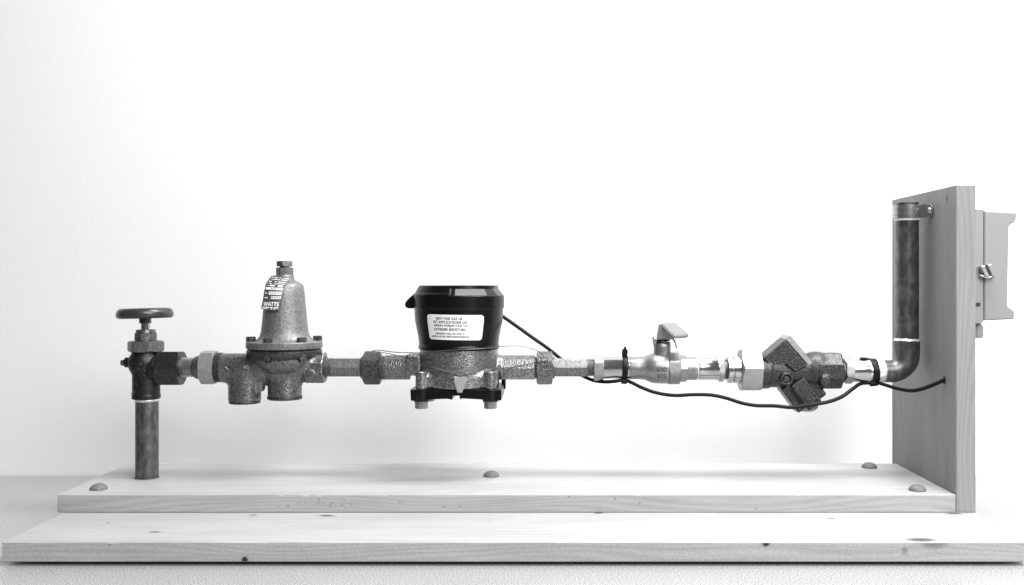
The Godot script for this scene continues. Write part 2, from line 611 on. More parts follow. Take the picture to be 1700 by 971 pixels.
# ---------------------------------------------------------------- lettering laid on a surface: where.call(across, down, out) -> plan point
func lettering(g: Geo, text: String, cx: float, cy: float, width: float, height: float, out: float, where: Callable) -> void:
	var tm := TextMesh.new()
	tm.font = font
	tm.text = text
	tm.font_size = 32
	tm.depth = 0.0
	tm.pixel_size = 0.01
	tm.curve_step = 4.0
	var arr := tm.get_mesh_arrays()
	var v: PackedVector3Array = arr[Mesh.ARRAY_VERTEX]
	var idx: PackedInt32Array = arr[Mesh.ARRAY_INDEX]
	var lo := Vector2(1e9, 1e9)
	var hi := -lo
	for p in v:
		lo = lo.min(Vector2(p.x, p.y))
		hi = hi.max(Vector2(p.x, p.y))
	var s := Vector2(width, height) / (hi - lo)
	var pts := []
	for p in v:
		var a := cx + (p.x - (lo.x + hi.x) * 0.5) * s.x
		var b := cy - (p.y - (lo.y + hi.y) * 0.5) * s.y
		pts.append(where.call(a, b, out))
	var back := []
	for i in range(0, idx.size(), 3):
		var A: Vector3 = pts[idx[i]]
		var B: Vector3 = pts[idx[i + 1]]
		var C: Vector3 = pts[idx[i + 2]]
		g.flat(A, B, C, Vector3(0, -0.05, 1))


# ---------------------------------------------------------------- the scene
func _ready() -> void:
	var cam := Camera3D.new()
	cam.name = "camera"
	cam.projection = Camera3D.PROJECTION_FRUSTUM
	cam.near = 0.05
	cam.far = 30.0
	cam.size = 2.0 * 485.5 / 1690.0 * cam.near
	cam.frustum_offset = Vector2(-60.0, -20.5) / 1690.0 * cam.near
	cam.position = Vector3(0, EYE_H, EYE_Z)
	add_child(cam)
	cam.current = true
	var env := Environment.new()
	env.background_mode = Environment.BG_COLOR
	env.background_color = grey(0.1)
	env.tonemap_mode = Environment.TONE_MAPPER_LINEAR
	env.tonemap_exposure = 1.1
	env.sdfgi_enabled = true
	env.ssao_enabled = true
	env.ssil_enabled = true
	var we := WorldEnvironment.new()
	we.name = "environment"
	we.environment = env
	add_child(we)
	for a in [["ceiling_light", Vector2(0.8, 0.4), 2.7, Vector3(0.45, 1.36, 0.0), Vector3(0.4, 0.0, -0.12)], ["window_light", Vector2(1.8, 1.2), 6.5, Vector3(0.95, 1.35, 1.45), Vector3(0.35, 0.2, -0.2)]]:
		var lamp := AreaLight3D.new()
		lamp.name = a[0]
		lamp.area_size = a[1]
		lamp.light_energy = a[2]
		lamp.position = a[3]
		lamp.shadow_enabled = true
		add_child(lamp)
		lamp.look_at(a[4], Vector3(0, 0, -1))

	font = SystemFont.new()
	font.font_names = PackedStringArray(["Droid Sans"])
	font.font_weight = 700
	make_materials()
	setting()
	stand()
	angle_valve()
	regulator()
	nipples()
	meter()
	ball_valve()
	adapters()
	check_valve()
	copper_bend()
	cables()
	enclosure()


func setting() -> void:
	for a in [["wall", Vector3(-3.2, -0.9, -0.536), Vector3(3.2, 2.6, -0.436), M["wall"]], ["table_top", Vector3(-2.4, -0.035, -0.434), Vector3(2.4, 0.0, 0.72), M["laminate"]]]:
		var bm := BoxMesh.new()
		bm.size = a[2] - a[1]
		var o := MeshInstance3D.new()
		o.name = a[0]
		o.mesh = bm
		o.material_override = a[3]
		o.position = (a[1] + a[2]) * 0.5
		o.set_meta("kind", "structure")
		o.set_meta("label", "plain white painted wall behind the plumbing rig" if a[0] == "wall" else "speckled pale laminate table top under the wooden stand")
		add_child(o)


func stand() -> void:
	var at := Vector3(910, 465 + EYE_H / K, 60)
	var t := thing("wooden_stand", "pale pine stand of two stacked base boards and an upright end board", "stand", at)
	var l0 := Vector3(-0.5095, 0.0035, -0.308)
	var l1 := Vector3(0.450, 0.022, 0.0)
	var w := Vector2(l1.x - l0.x, -l0.z)
	var kn := []
	for k in [[-0.382, -0.0386, 0.006, 0.0025, 0.75], [-0.444, -0.0754, 0.002, 0.0012, 0.7], [-0.307, -0.1095, 0.005, 0.0022, 0.7], [-0.23, -0.107, 0.008, 0.0035, 0.7], [0.053, -0.1185, 0.005, 0.002, 0.8], [0.29, -0.0936, 0.005, 0.002, 0.6], [0.351, -0.009, 0.014, 0.007, 0.65], [0.425, -0.116, 0.010, 0.003, 0.7], [-0.19, -0.02, 0.001, 0.001, 0.5], [-0.06, -0.08, 0.001, 0.001, 0.4]]:
		kn.append([k[0] - l0.x, k[1] - l0.z, k[2], k[3], k[4]])
	var lt := wood("pine_lower_top", w, Vector2i(1500, 480), false, 11, 0.38, kn)
	var lf := wood("pine_lower_edge", Vector2(w.x, 0.0185), Vector2i(1800, 36), false, 12, 0.34, [[0.2264, 0.0165, 0.003, 0.003, 1.0], [0.7127, 0.0016, 0.0032, 0.0024, 0.95], [0.842, 0.0075, 0.003, 0.004, 0.35], [0.87, 0.001, 0.012, 0.006, 0.35], [0.10, 0.003, 0.001, 0.001, 0.3], [0.104, 0.0006, 0.006, 0.0009, -0.9], [0.246, 0.0005, 0.004, 0.0008, -0.8], [0.52, 0.0004, 0.003, 0.0006, -0.7], [0.08, 0.018, 0.007, 0.0008, -0.8], [0.9, 0.0005, 0.005, 0.0006, -0.6]], 0.24)
	var plain := mat("pine_end", 0.3, 0.65, 0.0, "smudge", 12.0)
	board(t, "lower_board", l0, l1, {[1, 1]: lt, [2, 1]: lf}, plain)
	var u0 := Vector3(-0.516, 0.0222, -0.303)
	var u1 := Vector3(0.4286, 0.041, -0.1205)
	var ut := wood("pine_upper_top", Vector2(u1.x - u0.x, 0.1825), Vector2i(1500, 300), false, 15, 0.38, [[0.05, 0.01, 0.004, 0.002, 0.3]])
	var specks := []
	var rng := RandomNumberGenerator.new()
	rng.seed = 4
	for i in 16:
		specks.append([rng.randf_range(0.225, 0.31), rng.randf_range(0.003, 0.013), rng.randf_range(0.0005, 0.001), rng.randf_range(0.0004, 0.0007), rng.randf_range(0.3, 0.7)])
	for c in [[0.235, 0.0007], [0.262, 0.0009], [0.275, 0.0006], [0.345, 0.0005], [0.61, 0.0006], [0.78, 0.0005]]:
		specks.append([c[0], c[1], 0.0035, 0.001, -0.9])
	for i in 8:
		specks.append([rng.randf_range(0.35, 0.75), rng.randf_range(0.002, 0.016), 0.0009, 0.0007, rng.randf_range(0.3, 0.6)])
	var uf := wood("pine_upper_edge", Vector2(u1.x - u0.x, 0.0188), Vector2i(1800, 36), false, 16, 0.36, specks, 0.08)
	var ub := board(t, "upper_board", u0, u1, {[1, 1]: ut, [2, 1]: uf}, plain)
	var ul := wood("pine_upright_face", Vector2(0.2, 0.3445), Vector2i(320, 620), true, 18, 0.225, [[0.175, 0.012, 0.003, 0.004, 0.5], [0.05, 0.33, 0.003, 0.005, 0.4], [0.176, 0.3, 0.003, 0.02, 0.12]])
	var ue := wood("pine_upright_edge", Vector2(0.0205, 0.3445), Vector2i(60, 900), true, 19, 0.25, [])
	board(t, "upright_board", Vector3(0.4290, 0.0222, -0.3205), Vector3(0.4497, 0.3667, -0.1205), {[0, -1]: ul, [0, 1]: ul, [2, 1]: ue, [2, -1]: ue}, plain)
	for s in [[-0.48, -0.04], [0.42, -0.04], [-0.48, -0.27], [0.42, -0.27], [-0.03, -0.15]]:
		var g := Geo.new()
		g.lathe(Transform3D(Basis(), Vector3(s[0], 0, s[1])), P([0.0, 0.0003, 0.008, 0.0003, 0.009, 0.0036, 0.0, 0.0036]), 20)
		part("rubber_foot", g, M["black_rubber"], t, true)
	var hole := Geo.new()
	var d := EYE_H - (622.6 - 465.0) * K
	hole.lathe(Transform3D(Vector3(0, 0, 1), Vector3(-1, 0, 0), Vector3(0, -1, 0), Vector3(0.4292, d, RIG_Z + 87.0 * K)), P([0, 0.0001, 0.0034, 0.0001, 0.0042, 0.0004, 0.0043, 0.0007, 0.0, 0.0008]), 24)
	part("cable_hole", hole, M["ink"], t, true)
	hole = Geo.new()
	hole.lathe(Transform3D(Basis(), Vector3((244.3 - 910.0) * K, 0, RIG_Z)), P([0.0, 0.0407, 0.0139, 0.0407, 0.0140, 0.0411, 0.0128, 0.04135, 0.0, 0.04135]), 40)
	part("drilled_rim", hole, M["plug_wood"], ub, true)
	for s in [[-0.4847, -0.148], [0.396, -0.142], [0.3864, -0.275], [-0.0652, -0.221], [-0.4855, -0.278]]:
		var g := Geo.new()
		var pr := [Vector2(0.0, 0.0405), Vector2(0.0088, 0.0405), Vector2(0.0092, 0.0412)]
		for q in range(1, 8):
			pr.append(Vector2(0.0092 * cos(q * PI / 14.0), 0.0413 + 0.0062 * sin(q * PI / 14.0)))
		var lean := Basis(Vector3(s[1], 0, s[0]).normalized(), sin(s[0] * 40.0) * 0.05)
		var seat := Vector3(s[0], 0.041, s[1])
		g.lathe(Transform3D(lean, seat) * Transform3D(Basis(Vector3.UP, s[0] * 9.0), Vector3(0, -0.041, 0)), pr, 28)
		part("button_plug", g, M["plug_wood"], ub, true)


func angle_valve() -> void:
	var pipe := thing("copper_riser_pipe", "short vertical copper pipe standing on the base board under the handwheel valve", "pipe", Vector3(244, 793, 0))
	var g := Geo.new()
	g.lathe(along_y(244.3), P([0, 655, 18.4, 655, 18.4, 793.6, 0, 793.6]), 48)
	part("tube", g, M["copper"], pipe)
	g = Geo.new()
	g.lathe(along_y(244.2), P([18.0, 661.0, 20.0, 662.0, 20.2, 663.6, 18.2, 666.0]), 40)
	part("solder_ring", g, M["solder"], pipe)

	var t := thing("angle_valve", "blackened bronze angle valve with a round handwheel at the far left", "valve", Vector3(243, 662, 0))
	g = Geo.new()
	var f := func(p: Vector3) -> float:
		var d := (p - Vector3(241.0, 602.5, 0)).length() - 26.6
		d = smin(d, cyl_y(p, 582.0, 600.0, 242.0, 0, 21.5), 2.0)
		d = smin(d, cyl_y(p, 610.0, 661.8, 243.0, 0, 22.0, 2.5), 3.0)
		d = smin(d, cyl_x(p, 252.0, 266.0, 610.8, 0, 25.0, 4.0), 1.5)
		d = smin(d, cyl_y(p, 654.0, 661.8, 243.0, 0, 22.8, 1.5), 1.0)
		d = smin(d, cyl_x(p, 200.0, 220.0, 601.5, 0, 8.5, 2.0) if p.x > 208.0 else 99.0, 3.0)
		return d
	g.field(f, Vector3(206, 578, -32), Vector3(272, 666, 32), 1.6)
	var body := part("body", g, M["bronze_black"], t)
	g = Geo.new()
	# faint cast lettering: two rows of worn raised marks on the belly and one running down the neck
	var rng := RandomNumberGenerator.new()
	rng.seed = 12
	for row in [[221.0, 601.0, 7, 4.6], [222.0, 609.0, 7, 4.8]]:
		for i in row[2]:
			var x: float = row[0] + i * row[3]
			var y: float = row[1] + i * 0.35
			var z := sqrt(maxf(0.0, 26.6 * 26.6 - (x - 241.0) ** 2 - (y - 602.5) ** 2))
			var c := Vector3(x, y, z)
			for q in 2:
				var o := Vector3(rng.randf_range(-1.5, 1.5), rng.randf_range(-2, 2), 0)
				g.tube(PackedVector3Array([c + o, c + o + Vector3(rng.randf_range(-2, 2), rng.randf_range(-2.4, 2.4), 0)]), 0.7, 6)
	for i in 7:
		var c := Vector3(235.0 - i * 0.9, 628.0 + i * 4.2, 22.3 - i * 0.15)
		for q in 2:
			var o := Vector3(rng.randf_range(-2.5, 2.5), rng.randf_range(-1.5, 1.5), -0.6)
			g.tube(PackedVector3Array([c + o, c + o + Vector3(rng.randf_range(-2.5, 2.5), rng.randf_range(-2, 2), 0)]), 0.7, 6)
	part("cast_marks", g, M["bronze_dark"], body)
	g = Geo.new()
	g.lathe(along_x(602.0), P([0, 201.5, 4.2, 201.5, 5.0, 202.3, 5.0, 206.0, 3.9, 206.6, 3.9, 208.0, 5.2, 208.6, 5.2, 218.0, 0, 218.0]), 24)
	part("drain_plug", g, M["brass_hex"], t)
	g = Geo.new()
	g.nut(along_y(242.5), 30.0, 565.8, 583.5, 6.0 * DEG)
	part("bonnet_nut", g, M["brass_hex"], t)
	g = Geo.new()
	g.lathe(along_y(242.3), P([0, 547, 14.5, 547, 15.6, 548.2, 15.6, 552.5, 0, 552.6]), 36)
	g.nut(along_y(242.3), 18.6, 552.4, 564.6, 20.0 * DEG, 8)
	g.lathe(along_y(242.3), P([0, 564.2, 16.2, 564.2, 16.2, 566.2, 0, 566.2]), 36)
	part("packing_nut", g, M["bronze"], t)
	g = Geo.new()
	g.lathe(along_y(241.8), P([0, 524, 7.2, 524, 7.2, 549, 0, 549]), 24)
	part("stem", g, M["brass_bright"], t)
	var tilt := Transform3D(Basis(Vector3(0, 0, 1), -1.6 * DEG) * Basis(Vector3(1, 0, 0), 1.5 * DEG), Vector3(241.2, 520, 0))
	g = Geo.new()
	g.lathe(tilt, P([29.5, -2, 31.5, -6, 35.5, -8.4, 39.5, -8.0, 43, -5.0, 45, 0.2, 44.8, 4.4, 43.3, 7.2, 40, 8.6, 36.5, 7.4, 32.5, 4.5, 30, 1.5, 29.5, -2]), 72, 5, 0.008)
	var wheel := part("handwheel", g, M["enamel"], t)
	g = Geo.new()
	g.lathe(tilt, P([0, -5, 7, -5, 9.4, -3.5, 10, 0, 9.6, 8, 9.6, 16.5, 0, 16.5]), 30)
	part("hub", g, M["enamel"], wheel)
	for i in 5:
		var a := TAU * i / 5.0 + 0.5
		g = Geo.new()
		var d := Vector3(sin(a), 0, cos(a))
		g.tube(PackedVector3Array([tilt * (d * 6.0 + Vector3(0, 2.5, 0)), tilt * (d * 20.0 + Vector3(0, 1.5, 0)), tilt * (d * 33.0 + Vector3(0, -1.0, 0))]), [4.6, 3.8, 4.6], 12)
		part("spoke", g, M["enamel"], wheel)
	g = Geo.new()
	g.nut(along_x(611.0), 31.6, 264.5, 303.0, 33.0 * DEG, 6, true, true, 10.0)
	part("union_nut", g, M["nut_dark"], t)

	var n := thing("threaded_tailpiece", "threaded brass tailpiece between the handwheel valve and the bell regulator", "pipe fitting", Vector3(320, 610, 0))
	g = Geo.new()
	g.thread(along_x(609.5), 16.2, 286.0, 324.0, 3.5, 2.2)
	part("thread", g, M["brass_thread"], n)
	g = Geo.new()
	g.lathe(along_x(609.6), P([0, 321, 15.8, 321.5, 18.8, 326.5, 19.4, 329, 19.4, 346, 0, 346]), 36)
	part("collar", g, M["bronze"], n)


func regulator() -> void:
	var t := thing("pressure_regulator", "bell-topped bronze pressure regulator with two round bosses underneath", "pressure regulator", Vector3(472, 668, 0))
	var g := Geo.new()
	var f := func(p: Vector3) -> float:
		var d := cyl_x(p, 368.0, 440.0, 610.6, 0, 24.2, 2.0)
		d = smin(d, cyl_x(p, 430.0, 512.0, 611.0, 0, 23.0, 6.0), 8.0)
		var q := (p - Vector3(473.0, 592.0, 0)) / Vector3(53.0, 33.0, 50.0)
		d = smin(d, (q.length() - 1.0) * 33.0, 9.0)
		d = smin(d, oct_x(p, 510.0, 540.5, 610.0, 24.8, 2.0), 6.0)
		d = smin(d, cyl_y(p, 606.0, 665.5, 406.5, 0, 26.6, 3.0), 9.0)
		d = smin(d, cyl_y(p, 606.0, 659.0, 473.0, 0, 27.6, 3.0), 9.0)
		d = smin(d, cyl_y(p, 600.0, 648.5, 433.5, 6.0, 7.5, 3.0), 6.0)
		d = smin(d, cyl_z(p, 0.0, 26.2, 521.5, 617.0, 6.5, 1.5), 2.0)
		d = smax(d, 587.5 - p.y - maxf(0.0, absf(p.x - 472.5) - 62.0), 1.5)
		d = maxf(d, -cyl_x(p, 536.0, 560.0, 609.8, 0, 16.8, 0.5))
		return d
	g.field(f, Vector3(362, 583, -58), Vector3(546, 672, 58), 1.75)
	var body := part("body", g, M["bronze"], t)
	g = Geo.new()
	var A := func(x: float, y: float) -> Vector3: return Vector3(x, y, sqrt(maxf(0.0, 24.2 * 24.2 - (y - 610.6) ** 2)) - 0.2)
	for s in [[[371.5, 611.5], [388.5, 613.0]], [[381.5, 607.0], [389.5, 613.2]], [[380.5, 617.5], [389.5, 613.2]]]:
		g.tube(PackedVector3Array([A.call(s[0][0], s[0][1]), A.call((s[0][0] + s[1][0]) / 2, (s[0][1] + s[1][1]) / 2), A.call(s[1][0], s[1][1])]), 1.1, 8)
	part("flow_arrow", g, M["bronze_light"], body)
	for c in [[406.5, 664.6, 669.0, 25.6], [473.0, 657.5, 662.4, 28.4]]:
		g = Geo.new()
		g.lathe(along_y(c[0]), P([0, c[1], c[3], c[1], c[3] + 0.4, c[1] + 0.8, c[3], c[2] - 1.0, c[3] - 1.2, c[2], 0, c[2]]), 48)
		part("bottom_cap", g, M["bronze_dark"], t)
	g = Geo.new()
	g.lathe(along_y(472.5), P([0, 579.6, 59.5, 579.6, 61, 581, 61, 586.0, 59.0, 588.5, 52, 594, 40, 597, 0, 597]), 72)
	part("lower_flange", g, M["bronze_dark"], t)
	g = Geo.new()
	g.lathe(along_y(472.5), P([0, 576.5, 59.0, 576.5, 59.0, 580.5, 0, 580.5]), 64)
	part("diaphragm_gasket", g, M["black_rubber"], t)
	g = Geo.new()
	g.lathe(along_y(472.5), P([0, 565.6, 60.6, 565.8, 62, 567.2, 62, 575.8, 61.2, 577.2, 0, 577.2]), 72)
	part("bonnet_flange", g, M["bell"], t)
	g = Geo.new()
	g.lathe(along_y(473.0), P([0, 456, 13.8, 456, 14.8, 457, 15.2, 461, 16, 464.6, 20, 467.2, 25.5, 469.6, 29.2, 473, 31.2, 477.5, 32.4, 488, 34.2, 508, 36.4, 532, 38.2, 549, 40, 556.5, 44, 562, 49, 565.2, 52, 566.4, 0, 566.4]), 64)
	part("spring_bell", g, M["bell"], t)
	for k in 6:
		var a := (105.0 + 60.0 * k) * DEG
		var cx := 472.5 + 53.5 * cos(a)
		var cz := 53.5 * sin(a)
		g = Geo.new()
		g.nut(along_y(cx, cz), 7.9, 558.0, 566.0, k * 1.3, 6, true, false)
		part("bolt", g, M["bronze_dark"], t)
		g = Geo.new()
		g.nut(along_y(cx, cz), 8.6, 586.0, 594.5, k * 0.7, 6, false, true)
		g.lathe(along_y(cx, cz), P([0, 594, 4.2, 594, 4.2, 598.5, 0, 598.5]), 16)
		part("bolt_nut", g, M["bronze_dark"], t)
	g = Geo.new()
	g.nut(along_y(472.8), 14.2, 444.0, 456.4, 10.0 * DEG)
	part("lock_nut", g, M["brass_hex"], t)
	g = Geo.new()
	g.nut(along_y(472.6), 13.6, 433.4, 442.2, 32.0 * DEG)
	g.lathe(along_y(472.6), P([0, 441, 8, 441, 8, 446, 0, 446]), 24)
	part("adjusting_screw", g, M["brass_hex"], t)
	g = Geo.new()
	g.nut(along_x(609.6), 30.2, 336.0, 360.0, 26.0 * DEG, 6, true, true, 12.0)
	part("union_nut", g, M["brass_satin"], t)
	g = Geo.new()
	g.thread(along_x(609.8), 24.6, 357.5, 370.0, 3.0, 1.6)
	part("union_thread", g, M["bronze_dark"], t)

	# the tag hung on the neck
	var L := [measured(452, 457, 13), measured(442.5, 469, 24), measured(439.6, 479, 30), measured(437, 495, 35), measured(433.4, 512.6, 38)]
	var R := [measured(484, 461, 16), measured(475.5, 471.4, 27), measured(472, 481, 33), measured(468.6, 495, 36.5), measured(464.3, 515.6, 39.5)]
	var on_tag := func(a: float, b: float, out: float) -> Vector3:
		var q := clampf(b, 0.0, 1.0) * 4.0
		var i := mini(int(q), 3)
		var fr := q - i
		var li: Vector3 = (L[i] as Vector3).cubic_interpolate(L[i + 1], L[maxi(i - 1, 0)], L[mini(i + 2, 4)], fr)
		var ri: Vector3 = (R[i] as Vector3).cubic_interpolate(R[i + 1], R[maxi(i - 1, 0)], R[mini(i + 2, 4)], fr)
		return li.lerp(ri, a) + Vector3(0, 0, out + 4.5 * sin(PI * clampf(a, 0.0, 1.0)) * (1.0 - 0.5 * b))
	var tag := thing("metal_tag", "small dark printed tag hanging on the neck of the bell regulator", "tag", Vector3(455, 512, 38))
	g = Geo.new()
	for i in 16:
		for j in 24:
			var q := []
			var w := []
			for c in [[0, 0], [1, 0], [1, 1], [0, 1]]:
				var a: float = (i + c[0]) / 16.0
				var b: float = (j + c[1]) / 24.0
				q.append(on_tag.call(a, b, 0.0)); w.append(on_tag.call(a, b, -0.9))
			var m: Vector3 = ((q[1] - q[0]) as Vector3).cross(q[3] - q[0]).normalized()
			if m.z < 0.0: m = -m
			for s in [[q, m], [w, -m]]:
				g.quad(s[0][0], s[0][1], s[0][2], s[0][3], s[1])
			if i == 0: g.quad(q[0], q[3], w[3], w[0], Vector3(-1, 0, 0))
			if i == 15: g.quad(q[1], q[2], w[2], w[1], Vector3(1, 0, 0))
			if j == 23: g.quad(q[2], q[3], w[3], w[2], Vector3(0, 1, 0))
			if j == 0: g.quad(q[0], q[1], w[1], w[0], Vector3(0, -1, 0))
	mat("tag_face", 0.1, 0.35, 0.4)
	part("plate", g, M["tag_face"], tag)
	var bars := Geo.new()
	var put := func(a0: float, a1: float, b0: float, b1: float) -> void:
		for i in 6:
			var x0 := lerpf(a0, a1, i / 6.0)
			var x1 := lerpf(a0, a1, (i + 1) / 6.0)
			var p: Vector3 = on_tag.call(x0, b0, 0.35)
			var p1: Vector3 = on_tag.call(x1, b0, 0.35)
			var p2: Vector3 = on_tag.call(x1, b1, 0.35)
			var p3: Vector3 = on_tag.call(x0, b1, 0.35)
			bars.flat(p, p1, p2, Vector3(0, 0, 1)); bars.flat(p, p2, p3, Vector3(0, 0, 1))
	put.call(0.27, 0.50, 0.325, 0.395)
	put.call(0.66, 0.90, 0.335, 0.40)
	put.call(0.06, 0.93, 0.44, 0.52)
	put.call(0.28, 0.93, 0.575, 0.66)
	put.call(0.42, 0.93, 0.70, 0.765)
	part("blank_fields", bars, M["white_ink"], tag)
	g = Geo.new()
	lettering(g, "WATTS", 0.50, 0.865, 0.82, 0.072, 0.5, on_tag)
	var rng := RandomNumberGenerator.new()
	rng.seed = 8
	for row in [0.07, 0.13, 0.20, 0.27, 0.36, 0.62, 0.735, 0.935, 0.97]:
		var a := 0.08
		while a < (0.9 if row < 0.3 or row > 0.9 else 0.24):
			var wd := rng.randf_range(0.03, 0.08)
			for s in 1:
				var p: Vector3 = on_tag.call(a, row - 0.014, 0.4)
				var p1: Vector3 = on_tag.call(a + wd * 0.7, row - 0.014, 0.4)
				var p2: Vector3 = on_tag.call(a + wd * 0.7, row + 0.014, 0.4)
				var p3: Vector3 = on_tag.call(a, row + 0.014, 0.4)
				if rng.randf() < 0.72:
					g.flat(p, p1, p2, Vector3(0, 0, 1)); g.flat(p, p2, p3, Vector3(0, 0, 1))
			a += wd
	part("lettering", g, M["white_ink"], tag)
	g = Geo.new()
	for row in [0.48, 0.615, 0.73]:
		var a := 0.36
		while a < 0.86:
			var wd := rng.randf_range(0.04, 0.09)
			var p: Vector3 = on_tag.call(a, row - 0.02, 0.6)
			var p1: Vector3 = on_tag.call(a + wd * 0.5, row - 0.02, 0.6)
			var p2: Vector3 = on_tag.call(a + wd * 0.5, row + 0.02, 0.6)
			var p3: Vector3 = on_tag.call(a, row + 0.02, 0.6)
			g.flat(p, p1, p2, Vector3(0, 0, 1)); g.flat(p, p2, p3, Vector3(0, 0, 1))
			a += wd
	part("stamped_digits", g, M["ink"], tag)


func nipples() -> void:
	for s in [["hex_nipple", "hexagonal brass nipple between the bell regulator and the water meter", 533.0, 551.0, 606.0, true], ["hex_nipple", "hexagonal brass nipple right of the water meter with the black cable passing behind", 974.0, 916.0, 975.0, false]]:
		var t := thing(s[0], s[1], "pipe nipple", Vector3((s[3] + s[4]) / 2.0, 610, 0), "hexagonal brass nipples")
		var g := Geo.new()
		g.nut(along_x(609.8), 17.2, s[3], s[4], 33.0 * DEG, 6, true, true, 6.0)
		part("hex_bar", g, M["brass_hex"], t)
		g = Geo.new()
		if s[5]: g.thread(along_x(609.7), 15.6, 530.0, 552.0, 2.4, 1.2)
		else: g.thread(along_x(610.2), 15.0, 973.5, 988.0, 3.0, 1.6)
		part("thread", g, M["brass_hex"], t)


func meter() -> void:
	var t := thing("water_meter", "bronze water meter with a black lidded register and a white warning label", "water meter", Vector3(762, 672, 0))
	var c := Vector3(762, 0, 0)
	var g := Geo.new()
	var f := func(p: Vector3) -> float:
		var d := cyl_y(p, 577.5, 640.0, 762.0, 0, 64.5, 2.0)
		d = smin(d, box(p, Vector3(761.0, 627.5, 0), Vector3(62.0, 14.5, 56.0), 10.0), 5.0)
		for sx in [-56.0, 55.0]:
			d = smin(d, cyl_y(p, 611.5, 641.0, 762.0 + sx, 50.0 if p.z > 0.0 else -50.0, 9.6, 1.5), 3.0)
		d = smin(d, box(p, Vector3(688.0, 604.5, 0), Vector3(12.0, 17.5, 21.0), 3.0), 3.0)
		d = smin(d, cyl_x(p, 815.0, 836.0, 609.5, 0, 20.5, 2.0), 5.0)
		return d
	g.field(f, Vector3(672, 573, -70), Vector3(842, 646, 70), 1.9)
	part("body", g, M["bronze_light"], t)
	for s in [[639.0, 681.0, M["bronze"]], [826.0, 888.0, M["bronze_light"]]]:
		g = Geo.new()
		g.nut(along_x(609.8), 20.6, s[0], s[1], 22.0 * DEG, 8, true, false, 4.0)
		part("spud", g, s[2], t)
	for s in [[631.0, 641.0, 20.2], [885.0, 893.0, 18.6]]:
		g = Geo.new()
		g.thread(along_x(610.4), s[2], s[0], s[1], 2.5, 1.4)
		part("spud_thread", g, M["brass_hex"], t)
	for s in [[604.5, 632.5, true, M["bronze_dark"]], [890.5, 917.5, false, M["bronze"]]]:
		g = Geo.new()
		g.nut(along_x(610.6), 28.0, s[0], s[1], 2.0 * DEG, 6, true, true, 12.0)
		g.lathe(along_x(610.2), P([0, s[0] - 4.0, 18.5, s[0] - 4.0, 18.5, s[0] + 3.0, 0, s[0] + 3.0]) if s[2] else P([0, s[1] - 3.0, 18.5, s[1] - 3.0, 18.5, s[1] + 3.5, 0, s[1] + 3.5]), 32)
		part("coupling_nut", g, s[3], t)
	g = Geo.new()
	g.prism(Transform3D(Basis(), Vector3()), poly([689, 640.5, 835, 640.5, 835, 657.5, 822, 658.5, 800, 656, 772, 654.5, 768.5, 656, 768, 650, 757, 650, 756.5, 656.5, 748, 655, 725, 656, 702, 659, 690, 658]), -60, 60, 1.2)
	for sx in [-56.0, 55.0]:
		for sz in [-50.0, 50.0]:
			g.lathe(along_y(762.0 + sx, sz), P([0, 640.6, 11.5, 640.6, 12.5, 641.5, 12.5, 659.2, 11.8, 660, 0, 660]), 28)
	g.prism(Transform3D(Basis(), Vector3()), poly([831, 629, 838, 629, 838, 649, 831, 649]), -56, -30, 0.8)
	part("bottom_plate", g, M["black_plastic"], t)
	for sx in [-56.0, 55.0]:
		for sz in [-50.0, 50.0]:
			g = Geo.new()
			g.lathe(along_y(762.0 + sx, sz), P([0, 659.5, 12.0, 659.5, 12.0, 661.2, 0, 661.2]), 28)
			g.nut(along_y(762.0 + sx, sz), 10.6, 661.0, 671.5, 12.0 * DEG, 6, false, true)
			part("bolt", g, M["bolt_zinc"], t)
	# register: the tapered black can
	var rad := func(y: float) -> float:
		var k := [[512.0, 73.4], [520.0, 73.2], [532.0, 72.4], [545.0, 69.8], [558.0, 67.2], [568.0, 66.0], [579.0, 65.8]]
		for i in k.size() - 1:
			if y <= k[i + 1][0]: return lerpf(k[i][1], k[i + 1][1], clampf((y - k[i][0]) / (k[i + 1][0] - k[i][0]), 0.0, 1.0))
		return 65.8
	g = Geo.new()
	var pr := [Vector2(0, 511), Vector2(73.8, 511)]
	for i in 24: pr.append(Vector2(rad.call(512.0 + i * 2.6), 512.0 + i * 2.6))
	pr.append_array([Vector2(66.8, 573.2), Vector2(67.0, 574.2), Vector2(67.0, 577.4), Vector2(66.0, 578.4), Vector2(0, 578.4)])
	g.lathe(along_y(762), pr, 96)
	part("register", g, M["black_plastic"], t)
	# lid: a wide bevel, cut deeper over the front right; a thumb tab on the left
	g = Geo.new()
	var seg := 144
	var facet := func(a: float) -> float: return (roundf((a / DEG - 21.0) / 60.0) * 60.0 + 21.0) * DEG
	var row := func(a: float) -> Array:
		var x := sin(a)
		var w := smoothstep(-0.16, -0.10, x)
		var r := 75.2
		var ex: float = 1.0 / cos(a - facet.call(a))
		var top := minf(60.6 * ex, 65.0)
		var low := minf(70.6 * ex, r - 1.2)
		return [Vector2(0, 473.6), Vector2(lerpf(64.6, top, w), 473.6), Vector2(lerpf(66.0, top + 1.0, w), 474.4), Vector2(lerpf(67.4, top + 1.4, w), lerpf(476.6, 479.2, w)), Vector2(lerpf(72.2, low, w), lerpf(485.6, 489.4, w)), Vector2(lerpf(r - 0.9, r - 0.7, w), lerpf(487.6, 490.0, w)), Vector2(r, lerpf(489.5, 491.2, w)), Vector2(r, 509.0), Vector2(r - 0.8, 511.2), Vector2(r - 2.2, 512.2), Vector2(0, 512.2)]
